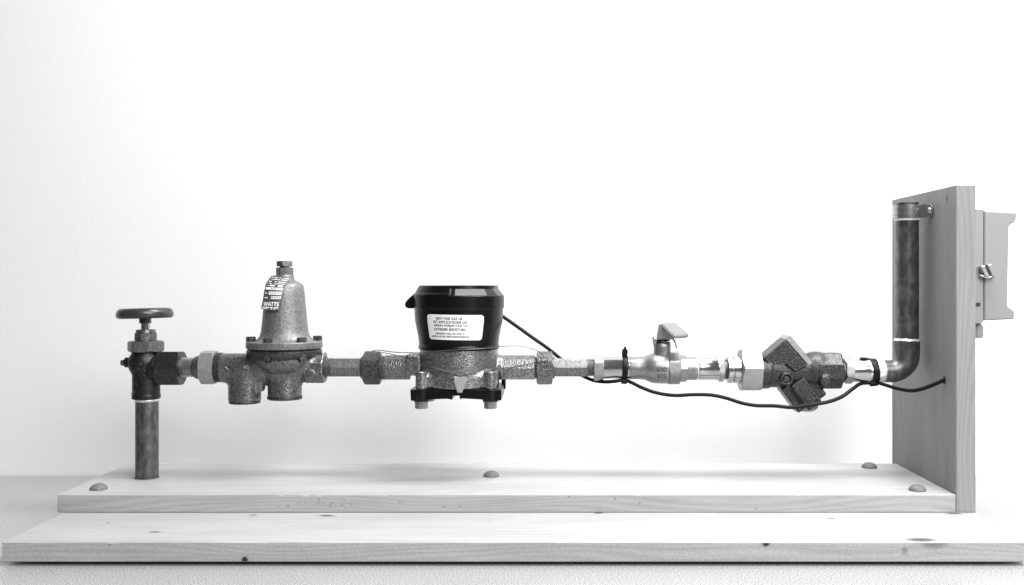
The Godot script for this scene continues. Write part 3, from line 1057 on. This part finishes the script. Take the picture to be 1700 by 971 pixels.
	for j in seg:
		var a := TAU * j / seg
		var b := TAU * (j + 1) / seg
		var ra: Array = row.call(a)
		var rb: Array = row.call(b)
		for i in ra.size() - 1:
			var A := Vector3(762 + sin(a) * ra[i].x, ra[i].y, cos(a) * ra[i].x)
			var B := Vector3(762 + sin(b) * rb[i].x, rb[i].y, cos(b) * rb[i].x)
			var C := Vector3(762 + sin(b) * rb[i + 1].x, rb[i + 1].y, cos(b) * rb[i + 1].x)
			var D := Vector3(762 + sin(a) * ra[i + 1].x, ra[i + 1].y, cos(a) * ra[i + 1].x)
			var da: Vector2 = (ra[i + 1] - ra[i]).normalized()
			var na := Vector3(sin(a) * da.y, -da.x, cos(a) * da.y)
			var nb := Vector3(sin(b) * da.y, -da.x, cos(b) * da.y)
			if i == 3 and sin((a + b) * 0.5) > -0.13:
				na = (B - A).cross(D - A).normalized()
				if na.y > 0.0: na = -na
				nb = na
			g.quad_n(A, B, C, D, na, nb, nb, na)
	var lid := part("lid", g, M["black_plastic"], t)
	g = Geo.new()
	g.prism(Transform3D(Basis(), Vector3()), poly([704, 475.5, 696, 483, 689, 487.5, 679, 496.5, 674.8, 502, 674.2, 506, 676, 509.8, 680, 511.4, 700, 512, 712, 500]), -17, 17, 2.4)
	part("thumb_tab", g, M["black_plastic"], lid)
	# label
	var on_can := func(a: float, b: float, out: float) -> Vector3:
		var r: float = rad.call(b)
		var ang := a / 71.0
		return Vector3(762 + sin(ang) * (r + out), b, cos(ang) * (r + out))
	var lo := 520.2
	var hi := 560.6
	var half := 47.5
	var tilt := 0.018
	var cell := func(i: int, j: int, out: float) -> Vector3:
		var b := lerpf(lo, hi, j / 20.0)
		var e := minf(b - lo, hi - b)
		var inset := 0.0 if e > 4.0 else 4.0 - sqrt(maxf(0.0, 16.0 - (4.0 - e) ** 2))
		var a := lerpf(-half + inset, half - inset, i / 28.0)
		return on_can.call(a - 0.5, b + a * tilt, out)
	g = Geo.new()
	for i in 28:
		for j in 20:
			var q := []
			for s in [[0, 0], [1, 0], [1, 1], [0, 1]]: q.append(cell.call(i + s[0], j + s[1], 0.3))
			var m := func(p: Vector3) -> Vector3: return Vector3(p.x - 762, 10.0, p.z).normalized()
			g.quad_n(q[0], q[1], q[2], q[3], m.call(q[0]), m.call(q[1]), m.call(q[2]), m.call(q[3]))
			if j == 0: g.quad(q[0], q[1], cell.call(i + 1, j, -0.2), cell.call(i, j, -0.2), Vector3(0, -1, 0))
	var lab := part("warning_label", g, M["paper"], t)
	var tilted := func(a: float, b: float, out: float) -> Vector3: return on_can.call(a, b + a * tilt, out)
	var rows := [["NOT FOR USE IN", -9.5, 526.4, 41.5, 4.2], ["PIT APPLICATIONS OR", -8.5, 532.2, 54.0, 4.2], ["AREAS SUBJECTED TO", -8.0, 538.0, 55.5, 4.2], ["EXTREME MOISTURE", -9.0, 543.8, 52.5, 4.2], ["WARRANTY WILL BE VOID IF", -9.5, 550.6, 50.0, 2.9], ["INSTALLED IN THESE ENVIRONMENTS", -9.0, 555.4, 64.5, 2.9]]
	for r in rows:
		g = Geo.new()
		lettering(g, r[0], r[1], r[2], r[3], r[4], 0.65, tilted)
		part("lettering", g, M["ink"], lab)

	# seal and its wire
	var s := thing("lead_seal", "grey lead seal on thin twisted wire looped across the water meter body", "seal", Vector3(763, 650, 66))
	g = Geo.new()
	var at := measured(763.5, 638.0, 67.0)
	g.prism(Transform3D(Basis(Vector3(0, 0, 1), 0.03), at), poly([-9.6, -12.5, 9.2, -13.2, 10, -5, 6.0, 7, 4.2, 13.0, -3.6, 13.4, -6.5, 5, -10.2, -5]), -3.2, 3.2, 1.4)
	part("slug", g, M["lead"], s)
	var wires := [
		[[611, 588, 26], [613, 585.5, 22], [620, 582.5, 12], [628, 581, 6], [640, 582.6, 8], [655, 584.5, 14], [676, 585.2, 28], [697, 585.6, 45], [707, 584.5, 60], [725, 583.0, 70], [745, 581.6, 71], [775, 580.0, 71], [800, 578.6, 64], [818, 577.0, 48], [833, 575.0, 30], [850, 574.2, 18], [865, 574.4, 10], [880, 578, 8], [893, 583, 14], [903, 591, 24], [908, 596, 26]],
		[[609, 588.5, 25], [615, 587, 24], [630, 584.8, 20], [643, 586.5, 20], [655, 589, 22], [673, 594, 26], [690, 600.5, 40], [703, 606, 60], [719, 610, 66], [745, 616.5, 67], [763, 622.0, 68], [762, 626, 68]],
		[[758, 626, 69], [768, 623.0, 69], [790, 618.0, 68], [808, 612.5, 63], [822, 611.5, 46], [845, 609.5, 24], [870, 605.5, 22], [890, 601.5, 25], [903, 599.5, 28], [910, 596, 27], [905, 592.5, 27], [897, 595, 27], [903, 600, 28], [911, 597, 27]],
		[[756, 627, 69], [748, 627, 70], [743.5, 631, 70], [742, 634.5, 70], [745, 635, 69.5], [750, 633.5, 69], [753, 634, 69]],
		[[764, 624.0, 70], [785, 619.6, 69], [806, 612.0, 66]]]
	g = Geo.new()
	for w in wires:
		var pts := []
		for q in w: pts.append(measured(q[0], q[1], q[2]))
		g.tube(smooth_path(pts, 6), 0.72, 6)
	part("wire", g, M["wire"], s)


func ball_valve() -> void:
	var t := thing("ball_valve", "light brass ball valve with a grey coated lever handle on top", "valve", Vector3(1100, 638, 0))
	var g := Geo.new()
	g.lathe(along_x(611.0), P([14.5, 1046.5, 15.5, 1043.6, 18.4, 1043.6, 18.8, 1044.8, 18.6, 1060, 19.2, 1069, 21.5, 1074.5, 24.3, 1081, 25.5, 1088, 25.8, 1106.5, 25.2, 1109, 0, 1109]), 56)
	g.lathe(along_x(611.0), P([0, 1042.6, 15, 1042.6, 15, 1047, 0, 1047]), 40)
	var body := part("body", g, M["brass_cast"], t)
	g = Geo.new()
	g.nut(along_x(611.4), 28.6, 1108.6, 1127.6, 8.0 * DEG, 8, true, true, 6.0)
	g.nut(along_x(611.6), 22.4, 1127.0, 1139.0, 25.0 * DEG, 8, false, false, 6.0)
	g.lathe(along_x(611.6), P([0, 1138, 19.2, 1138, 19.0, 1149, 19.4, 1154.5, 18.8, 1156.4, 0, 1156.4]), 44)
	part("end_cap", g, M["brass_cast"], t)
	g = Geo.new()
	g.lathe(along_x(611.8), P([0, 1155.8, 17.4, 1155.8, 16.6, 1159.6, 0, 1159.6]), 40)
	part("solder_ring", g, M["solder"], t)
	g = Geo.new()
	g.lathe(along_y(1099.2), P([0, 569.5, 13.8, 569.5, 14.4, 570.5, 14.4, 590, 13, 596, 0, 596]), 40)
	g.lathe(towards(Vector3(1101.0, 578.2, 0), Vector3(0, 0, 1), Vector3(1, 0, 0)), P([0, 0, 4.0, 0, 4.0, 14.6, 3.2, 15.6, 0, 15.6]), 20)
	part("stem_boss", g, M["brass_cast"], t)
	g = Geo.new()
	g.lathe(along_y(1099.6), P([0, 562.8, 11.6, 562.8, 12.6, 564, 12.6, 565.8, 0, 565.8]), 36)
	g.lathe(along_y(1099.6), P([0, 567.6, 13.2, 567.6, 13.2, 570.0, 0, 570.0]), 36)
	part("packing_washer", g, M["black_rubber"], t)
	g = Geo.new()
	g.nut(along_y(1099.4), 11.0, 565.6, 567.9, 0.2, 6)
	part("gland_nut", g, M["steel"], t)
	# lever: a steel strap that rises behind the stem and a coated grip that slopes down towards the viewer
	g = Geo.new()
	g.prism(towards(Vector3(0, 0, 0), Vector3(0, 1, 0)), poly([1089, 563.2, 1090.5, 552, 1093.4, 537.5, 1097, 536.5, 1107, 548, 1114, 556.5, 1113, 563.2]), -11, 11, 0.8)
	g.prism(Transform3D(Basis(), Vector3()), poly([1082.2, 558.2, 1084.2, 558.2, 1087.4, 567.0, 1088.4, 563.0, 1090.0, 563.0, 1089.6, 574.0, 1084.0, 574.0]), -8, 8, 0.5)
	g.tube(smooth_path([Vector3(1112, 561.5, 5), Vector3(1116.5, 562.5, 6), Vector3(1119.5, 567, 7), Vector3(1121.5, 573, 8), Vector3(1121.8, 577, 8)], 5), 1.7, 8)
	part("lever_strap", g, M["steel"], t)
	g = Geo.new()
	var A := Vector3(1108.0, 537.6, -3)
	var Bv := Vector3(1126.0, 556.6, 36)
	var ax := (Bv - A).normalized()
	var side := Vector3(1, 0.03, -0.3).normalized()
	side = (side - ax * side.dot(ax)).normalized()
	var up := side.cross(ax)
	var grip := Transform3D(side, ax, up, A)
	var ln := A.distance_to(Bv)
	g.prism(grip, poly([-14, 0, -15.5, 3, -15.2, ln * 0.5, -16, ln - 5, -13.5, ln - 1, -9, ln + 0.6, 9, ln + 0.6, 14, ln - 1, 16.2, ln - 5, 15, ln * 0.5, 14.6, 3, 13, 0]), -4.2, 3.4, 2.2)
	part("lever_grip", g, M["vinyl"], t)
	g = Geo.new()
	var on_body := func(a: float, b: float, out: float) -> Vector3: return Vector3(a, b, sqrt(maxf(1.0, 25.8 * 25.8 - (b - 611.0) ** 2)) + out)
	lettering(g, "600", 1095.5, 611.0, 16.0, 8.0, 0.25, on_body)
	lettering(g, "WOG", 1095.5, 622.0, 16.0, 7.6, 0.25, on_body)
	mat("cast_letters", 0.07, 0.5, 0.4)
	part("cast_lettering", g, M["cast_letters"], body)


func adapters() -> void:
	var t := thing("pipe_adapter", "bright brass adapter with a cable tie round it, left of the ball valve", "pipe adapter", Vector3(1014, 611, 0), "bright brass pipe adapters")
	var g := Geo.new()
	g.nut(along_x(610.8), 21.6, 985.5, 1001.8, 1.0 * DEG, 6, true, true, 8.0)
	part("hex_collar", g, M["brass_satin"], t)
	g = Geo.new()
	g.lathe(along_x(610.4), P([0, 1001, 18.0, 1001, 18.3, 1002, 18.3, 1040, 19.0, 1041, 19.0, 1043.4, 0, 1043.4]), 48)
	part("sleeve", g, M["brass_bright"], t)

	t = thing("pipe_adapter", "bright brass adapter soldered to the right of the ball valve", "pipe adapter", Vector3(1180, 612, 0), "bright brass pipe adapters")
	g = Geo.new()
	g.lathe(along_x(612.0), P([0, 1158.6, 18.2, 1158.6, 18.8, 1159.6, 18.4, 1162, 18.4, 1187.5, 19.3, 1188.5, 19.3, 1192, 0, 1192]), 48)
	part("sleeve", g, M["brass_bright"], t)
	g = Geo.new()
	g.nut(along_x(612.6), 21.4, 1191.6, 1201.0, 8.0 * DEG, 6, true, true, 8.0)
	part("hex_collar", g, M["brass_satin"], t)
	g = Geo.new()
	g.thread(along_x(613.0), 16.8, 1200.5, 1212.0, 2.4, 1.5)
	part("thread", g, M["brass_hex"], t)

	t = thing("union_fitting", "large pale brass union nut on the left end of the black check valve", "pipe union", Vector3(1238, 614, 0))
	g = Geo.new()
	g.lathe(along_x(613.5), P([0, 1206, 21, 1206, 22.6, 1207.4, 22.8, 1213.5, 20.4, 1214.4, 20.4, 1216, 22.6, 1217, 23.2, 1230, 27.5, 1233, 0, 1233]), 48)
	part("tailpiece", g, M["brass_bright"], t)
	g = Geo.new()
	g.nut(along_x(614.2), 38.6, 1227.5, 1260.5, 38.0 * DEG, 6, true, false, 14.0)
	part("union_nut", g, M["brass_satin"], t)

	t = thing("pipe_adapter", "bright brass adapter between the check valve and the copper elbow", "pipe adapter", Vector3(1425, 616, 0), "bright brass pipe adapters")
	g = Geo.new()
	g.thread(along_x(615.5), 16.5, 1392.0, 1402.0, 2.4, 1.5)
	part("thread", g, M["brass_hex"], t)
	g = Geo.new()
	g.nut(along_x(615.4), 21.6, 1400.5, 1414.0, 6.0 * DEG, 6, true, true, 8.0)
	part("hex_collar", g, M["brass_satin"], t)
	g = Geo.new()
	g.lathe(along_x(615.8), P([0, 1413, 18.2, 1413, 18.4, 1414, 18.4, 1437, 19.4, 1439, 19.4, 1445, 18.4, 1446.5, 18.4, 1455, 0, 1455]), 48)
	part("sleeve", g, M["brass_bright"], t)
	g = Geo.new()
	g.lathe(along_x(616.0), P([0, 1454.5, 18.8, 1454.5, 19.3, 1456, 19.2, 1463, 18.7, 1466.4, 0, 1466.4]), 48)
	part("solder_ring", g, M["solder"], t)


func check_valve() -> void:
	var t := thing("check_valve", "black cast check valve with an angled square cap and a square lower boss", "valve", Vector3(1330, 680, 0))
	var g := Geo.new()
	var upd := Vector3(0.76, -0.65, 0)
	var uT := Transform3D(Vector3(0.65, 0.76, 0), upd, Vector3(0, 0, 1), Vector3(1317.5, 584.5, 0)).affine_inverse()
	var dnd := Vector3(0.6, 0.8, 0)
	var dT := Transform3D(Vector3(0.8, -0.6, 0), dnd, Vector3(0, 0, 1), Vector3(1346.0, 670.0, 0)).affine_inverse()
	var f := func(p: Vector3) -> float:
		var d := cyl_x(p, 1259.0, 1350.0, 616.0, 0, 27.0, 2.0)
		d = smin(d, box(uT * p, Vector3(0, -24, 0), Vector3(29.5, 24, 25), 2.0), 3.0)
		var l := dT * p
		d = smin(d, box(l, Vector3(-19.5, -28, 0), Vector3(8.5, 24, 20), 2.0), 2.0)
		d = smin(d, box(l, Vector3(0.0, -24, 0), Vector3(13.3, 25, 29), 2.0), 2.0)
		d = smin(d, box(l, Vector3(20.0, -23, 0), Vector3(8.0, 22, 20), 3.0), 2.0)
		d = smin(d, oct_x(p, 1352.0, 1394.5, 615.0, 29.0, 3.0), 3.0)
		d = smin(d, (p - Vector3(1352.0, 613.0, 0)).length() - 29.5, 4.0)
		d = smin(d, cyl_x(p, 1258.5, 1276.0, 616.0, 0, 29.0, 2.0), 2.0)
		d = smin(d, cyl_z(p, 0.0, 31.5, 1299.0, 626.0, 11.0, 2.0), 2.0)
		d = maxf(d, -cyl_z(p, 27.0, 40.0, 1299.0, 626.0, 6.2, 0.5))
		d = smin(d, cyl_z(p, 0.0, 33.0, 1362.0, 630.0, 9.6, 3.0), 3.0)
		return d
	g.field(f, Vector3(1252, 556, -36), Vector3(1400, 690, 38), 1.75)
	var body := part("body", g, M["iron_cast"], t)
	g = Geo.new()
	g.prism(Transform3D(Vector3(0.65, 0.76, 0), Vector3(0, 0, 1), upd, Vector3(1317.5, 584.5, 0)), poly([-29.5, -25, 29.5, -25, 29.5, 25, -29.5, 25]), 0.3, 9.8, 1.2)
	part("cap_plate", g, M["bronze_cap"], t)
	g = Geo.new()
	g.prism(Transform3D(Basis(), Vector3(0, 0, 0)), poly([1297.5, 601.5, 1316.5, 589.5, 1332.5, 605.5, 1313.5, 614.5]), 22, 30.5, 1.2)
	part("raised_pad", g, M["iron_cast"], body)
	g = Geo.new()
	g.nut(towards(Vector3(1299.0, 626.0, 0), Vector3(0, 0, 1), Vector3(1, 0, 0)), 5.2, 24.0, 29.0, 0.3, 6)
	part("socket_plug", g, M["bronze_dark"], body)
	g = Geo.new()
	g.lathe(along_y(1338.5, -2), P([0, 660, 19.5, 660, 20, 672, 19.2, 676.5, 15, 680.5, 8, 682.8, 0, 683.4]), 40)
	part("drain_plug", g, M["brass_cast"], t)


func copper_bend() -> void:
	var t := thing("copper_elbow_pipe", "tall copper pipe with a soldered elbow beside the upright board", "pipe", Vector3(1505, 616, 0))
	var g := Geo.new()
	g.lathe(along_y(1505.5), P([0, 336, 17.0, 336, 18.9, 336.5, 18.9, 566, 0, 566]), 48)
	part("tube", g, M["copper"], t)
	g = Geo.new()
	var path := PackedVector3Array()
	var rr := []
	path.append(Vector3(1462, 616.2, 0)); rr.append(18.4)
	path.append(Vector3(1476, 616.2, 0)); rr.append(18.5)
	for i in 13:
		var a := PI / 2.0 * i / 12.0
		path.append(Vector3(1477.5 + 27.0 * sin(a), 616.2 - 27.0 * (1.0 - cos(a)), 0)); rr.append(18.6 + 2.4 * smoothstep(2, 11, i))
	path.append(Vector3(1504.6, 586.5, 0)); rr.append(21.4)
	path.append(Vector3(1504.6, 565.2, 0)); rr.append(21.4)
	g.tube(path, rr, 40)
	part("elbow", g, M["copper"], t)
	g = Geo.new()
	g.lathe(along_y(1505.0), P([18.6, 561.6, 20.0, 562.6, 21.2, 564.4, 21.2, 566.2, 19, 566.6]), 44)
	part("solder_ring", g, M["solder"], t)

	var c := thing("pipe_clamp", "two-eared copper pipe clamp screwed to the top of the upright board", "pipe clamp", Vector3(1533, 350, 0))
	g = Geo.new()
	var face := 1533.2
	# the strap seen from above: round the pipe, then flat ears against the board
	var line := PackedVector2Array([Vector2(face - 1.6, 44), Vector2(face - 1.6, 27), Vector2(face - 4, 22.5), Vector2(face - 12, 21.2)])
	for i in range(0, 17):
		var a := PI / 2.0 + PI * i / 16.0
		line.append(Vector2(1505.5 + 21.2 * cos(a), 21.2 * sin(a)))
	line.append_array(PackedVector2Array([Vector2(face - 12, -21.2), Vector2(face - 4, -22.5), Vector2(face - 1.6, -27), Vector2(face - 1.6, -44)]))
	var strip := func(y0: float, y1: float, from: int, to: int, swell: float) -> void:
		for i in range(from, to):
			var a: Vector2 = line[i]
			var b: Vector2 = line[i + 1]
			var na := (a - Vector2(1505.5, 0)).normalized()
			var nb := (b - Vector2(1505.5, 0)).normalized()
			if i < 3 or i > 19:
				na = Vector2(-0.6, 0.8 * signf(a.y)); nb = na
			for s in [[0.0, 1.0], [1.8 + swell, 1.0]]:
				var pa: Vector2 = a + na * s[0]
				var pb: Vector2 = b + nb * s[0]
				g.quad_n(Vector3(pa.x, y0, pa.y), Vector3(pb.x, y0, pb.y), Vector3(pb.x, y1, pb.y), Vector3(pa.x, y1, pa.y), Vector3(na.x, 0, na.y), Vector3(nb.x, 0, nb.y), Vector3(nb.x, 0, nb.y), Vector3(na.x, 0, na.y))
			var oa := a + na * (1.8 + swell)
			var ob := b + nb * (1.8 + swell)
			g.quad(Vector3(a.x, y0, a.y), Vector3(b.x, y0, b.y), Vector3(ob.x, y0, ob.y), Vector3(oa.x, y0, oa.y), Vector3(0, -1, 0))
			g.quad(Vector3(a.x, y1, a.y), Vector3(b.x, y1, b.y), Vector3(ob.x, y1, ob.y), Vector3(oa.x, y1, oa.y), Vector3(0, 1, 0))
	strip.call(341.0, 362.5, 2, 21, 0.0)
	strip.call(346.0, 348.6, 4, 19, 1.0)
	strip.call(355.0, 358.0, 4, 19, 1.0)
	for sz in [-1.0, 1.0]:
		var ear := PackedVector2Array([Vector2(sz * 20, 341)])
		for i in 11:
			var a := -PI / 2.0 + PI * i / 10.0
			ear.append(Vector2(sz * (33.0 + 10.7 * cos(a)), 351.75 + 10.7 * sin(a)))
		ear.append(Vector2(sz * 20, 362.5))
		g.prism(Transform3D(Vector3(0, 0, 1), Vector3(0, 1, 0), Vector3(-1, 0, 0), Vector3(face, 0, 0)), ear, 0.0, 2.6, 0.5)
	var band := part("band", g, M["copper_band"], c)
	for sz in [-1.0, 1.0]:
		g = Geo.new()
		var pr := [Vector2(0, 0), Vector2(5.4, 0)]
		for q in 6: pr.append(Vector2(5.4 * cos(q * PI / 10.0), 0.6 + 3.2 * sin(q * PI / 10.0)))
		g.lathe(towards(Vector3(face - 2.4, 351.75, sz * 33.0), Vector3(-1, 0, 0)), pr, 20)
		part("screw", g, M["steel"], c)
	g = Geo.new()
	g.lathe(along_y(1505.4), P([18.8, 362.6, 20.6, 363.0, 20.9, 365.6, 18.9, 366.6]), 40)
	part("liner_edge", g, M["paper"], c)


func cables() -> void:
	var g := Geo.new()
	var pts := []
	for q in [[829, 521, -30], [838, 527.5, -31], [860, 543, -30], [885, 561, -28], [908, 577, -26], [930, 595, -25], [948, 612, -25], [966, 623, -22], [985, 631.2, -10], [1005, 633.8, 6], [1022, 632.6, 10], [1036, 630.8, 8], [1048, 634.8, 12], [1066, 643.5, 18], [1090, 652, 22], [1120, 656.3, 25], [1150, 655.0, 27], [1180, 655.6, 29], [1205, 660.5, 32], [1230, 668.5, 36], [1255, 673, 38], [1285, 673.6, 40], [1315, 676, 42], [1345, 672, 42], [1375, 666.8, 38], [1398, 658, 30], [1415, 645.5, 20], [1428, 637, 10], [1441, 635.6, 6], [1453, 634.6, 10], [1470, 639, 24], [1490, 645, 40], [1512, 648.4, 58], [1530, 645.6, 70], [1548, 639, 80], [1568, 630.5, 87], [1580, 626, 90]]:
		pts.append(measured(q[0], q[1], q[2]))
	g.tube(smooth_path(pts, 7), 3.05, 12)
	whole("signal_cable", g, M["black_rubber"], "thin black cable running from the water meter along the pipes to the upright board", "cable", pts[20])
	for s in [["black cable tie with its head up, round the pipe left of the ball valve", 1036.5, 610.6, 19.2, 4.6, Vector3(1037.0, 583.5, 3)], ["black cable tie strapping the cable to the pipe left of the copper elbow", 1449.5, 616.0, 19.8, 5.0, Vector3(1432.5, 595.5, -2)]]:
		var t := thing("cable_tie", s[0], "cable tie", Vector3(s[1], s[2], 0), "black cable ties on the pipe")
		g = Geo.new()
		var lean := Basis(Vector3(0, 0, 1), 0.06 if s[1] < 1200 else -0.09)
		var T := Transform3D(lean, Vector3(s[1], s[2], 0)) * Transform3D(Vector3(0, -1, 0), Vector3(1, 0, 0), Vector3(0, 0, 1), Vector3())
		var r: float = s[3]
		var w: float = s[4]
		g.lathe(T, P([r - 1.2, -w, r + 0.6, -w, r + 1.2, -w * 0.6, r + 1.2, w * 0.6, r + 0.6, w, r - 1.2, w, r - 1.2, -w]), 48)
		if s[1] < 1200:
			g.lathe(Transform3D(lean, Vector3(s[1] - 1.0, 631.5, 8)) * Transform3D(Vector3(0, -1, 0), Vector3(1, 0, 0), Vector3(0, 0, 1), Vector3()), P([3.2, -w, 5.0, -w, 5.0, w, 3.2, w, 3.2, -w]), 24)
		else:
			g.lathe(Transform3D(lean, Vector3(s[1] - 2.0, 635.0, 8)) * Transform3D(Vector3(0, -1, 0), Vector3(1, 0, 0), Vector3(0, 0, 1), Vector3()), P([3.0, -w - 1, 5.2, -w - 1, 5.2, w + 1, 3.0, w + 1, 3.0, -w - 1]), 24)
		part("strap", g, M["black_rubber"], t)
		g = Geo.new()
		var h: Vector3 = s[5]
		if s[1] < 1200:
			g.prism(Transform3D(Basis(Vector3(0, 0, 1), 0.05), h), poly([-4.4, 8, -4.8, -0.5, -3.6, -4, -1.8, -4.6, -1.4, -8.2, 1.6, -8.4, 2.0, -4.6, 4.2, -4, 4.8, 0, 4.0, 8]), -5, 5, 0.9)
		else:
			g.prism(Transform3D(Basis(Vector3(0, 0, 1), -0.1), h), poly([-4, 2.6, -4.4, -0.5, -2, -2.2, 2, -2.0, 12, 0.4, 12, 3.5]), -5, 5, 0.8)
		part("head", g, M["black_rubber"], t)


func enclosure() -> void:
	var t := thing("junction_box", "grey plastic junction box with a metal latch on the far side of the upright board", "junction box", Vector3(1570, 460, 60))
	var z := 82.0
	var pm := func(a: Array) -> PackedVector2Array:
		var r := PackedVector2Array()
		for i in range(0, a.size(), 2):
			var q := measured(a[i], a[i + 1], z)
			r.append(Vector2(maxf(q.x, 1564.6), q.y))
		return r
	var T := Transform3D()
	var g := Geo.new()
	g.prism(T, pm.call([1500, 347.0, 1631.5, 347.0, 1632.5, 349, 1632.5, 535, 1626, 537, 1500, 537]), -80, z - 0.6, 0.8)
	part("mounting_base", g, M["box_plastic"], t)
	g = Geo.new()
	g.prism(T, pm.call([1633.5, 349.6, 1686, 352.4, 1688, 354, 1687, 364, 1683, 369.5, 1677.5, 372, 1675.2, 376, 1673.8, 440, 1672.4, 506, 1674, 509.5, 1682, 514.5, 1684.6, 518, 1684.0, 527.5, 1682, 530, 1633.5, 532.2]), -78, z, 2.0)
	part("housing", g, M["box_plastic"], t)
	g = Geo.new()
	for s in [[1628.5, 441, 1634, 442.5], [1639.5, 438.5, 1645.5, 439.5]]:
		var a := measured(s[0], s[1], z + 6)
		g.prism(Transform3D(Basis(), a), poly([-1.5, 1, 3.5, 0, 11.0, 14, 10.4, 21, 4.5, 17, 0, 8]), -6, 5, 0.9)
	g.tube(PackedVector3Array([measured(1627, 457, z + 5), measured(1640, 461, z + 9), measured(1651, 457, z + 5)]), 1.8, 10)
	part("latch", g, M["steel"], t)
	g = Geo.new()
	g.prism(T, pm.call([1618, 502.5, 1627.5, 502.5, 1627.5, 508.5, 1618, 508.5]), z - 8, z + 0.2, 0.3)
	part("screw_hole", g, M["ink"], t)
	g = Geo.new()
	var k := measured(1622, 549, 60)
	g.lathe(along_y(k.x, 60), P([0, k.y - 13, 6, k.y - 13, 6, k.y - 9, 9, k.y - 8, 9.6, k.y + 7, 8, k.y + 11.5, 0, k.y + 11.5]), 28)
	part("cable_gland", g, M["box_plastic"], t)
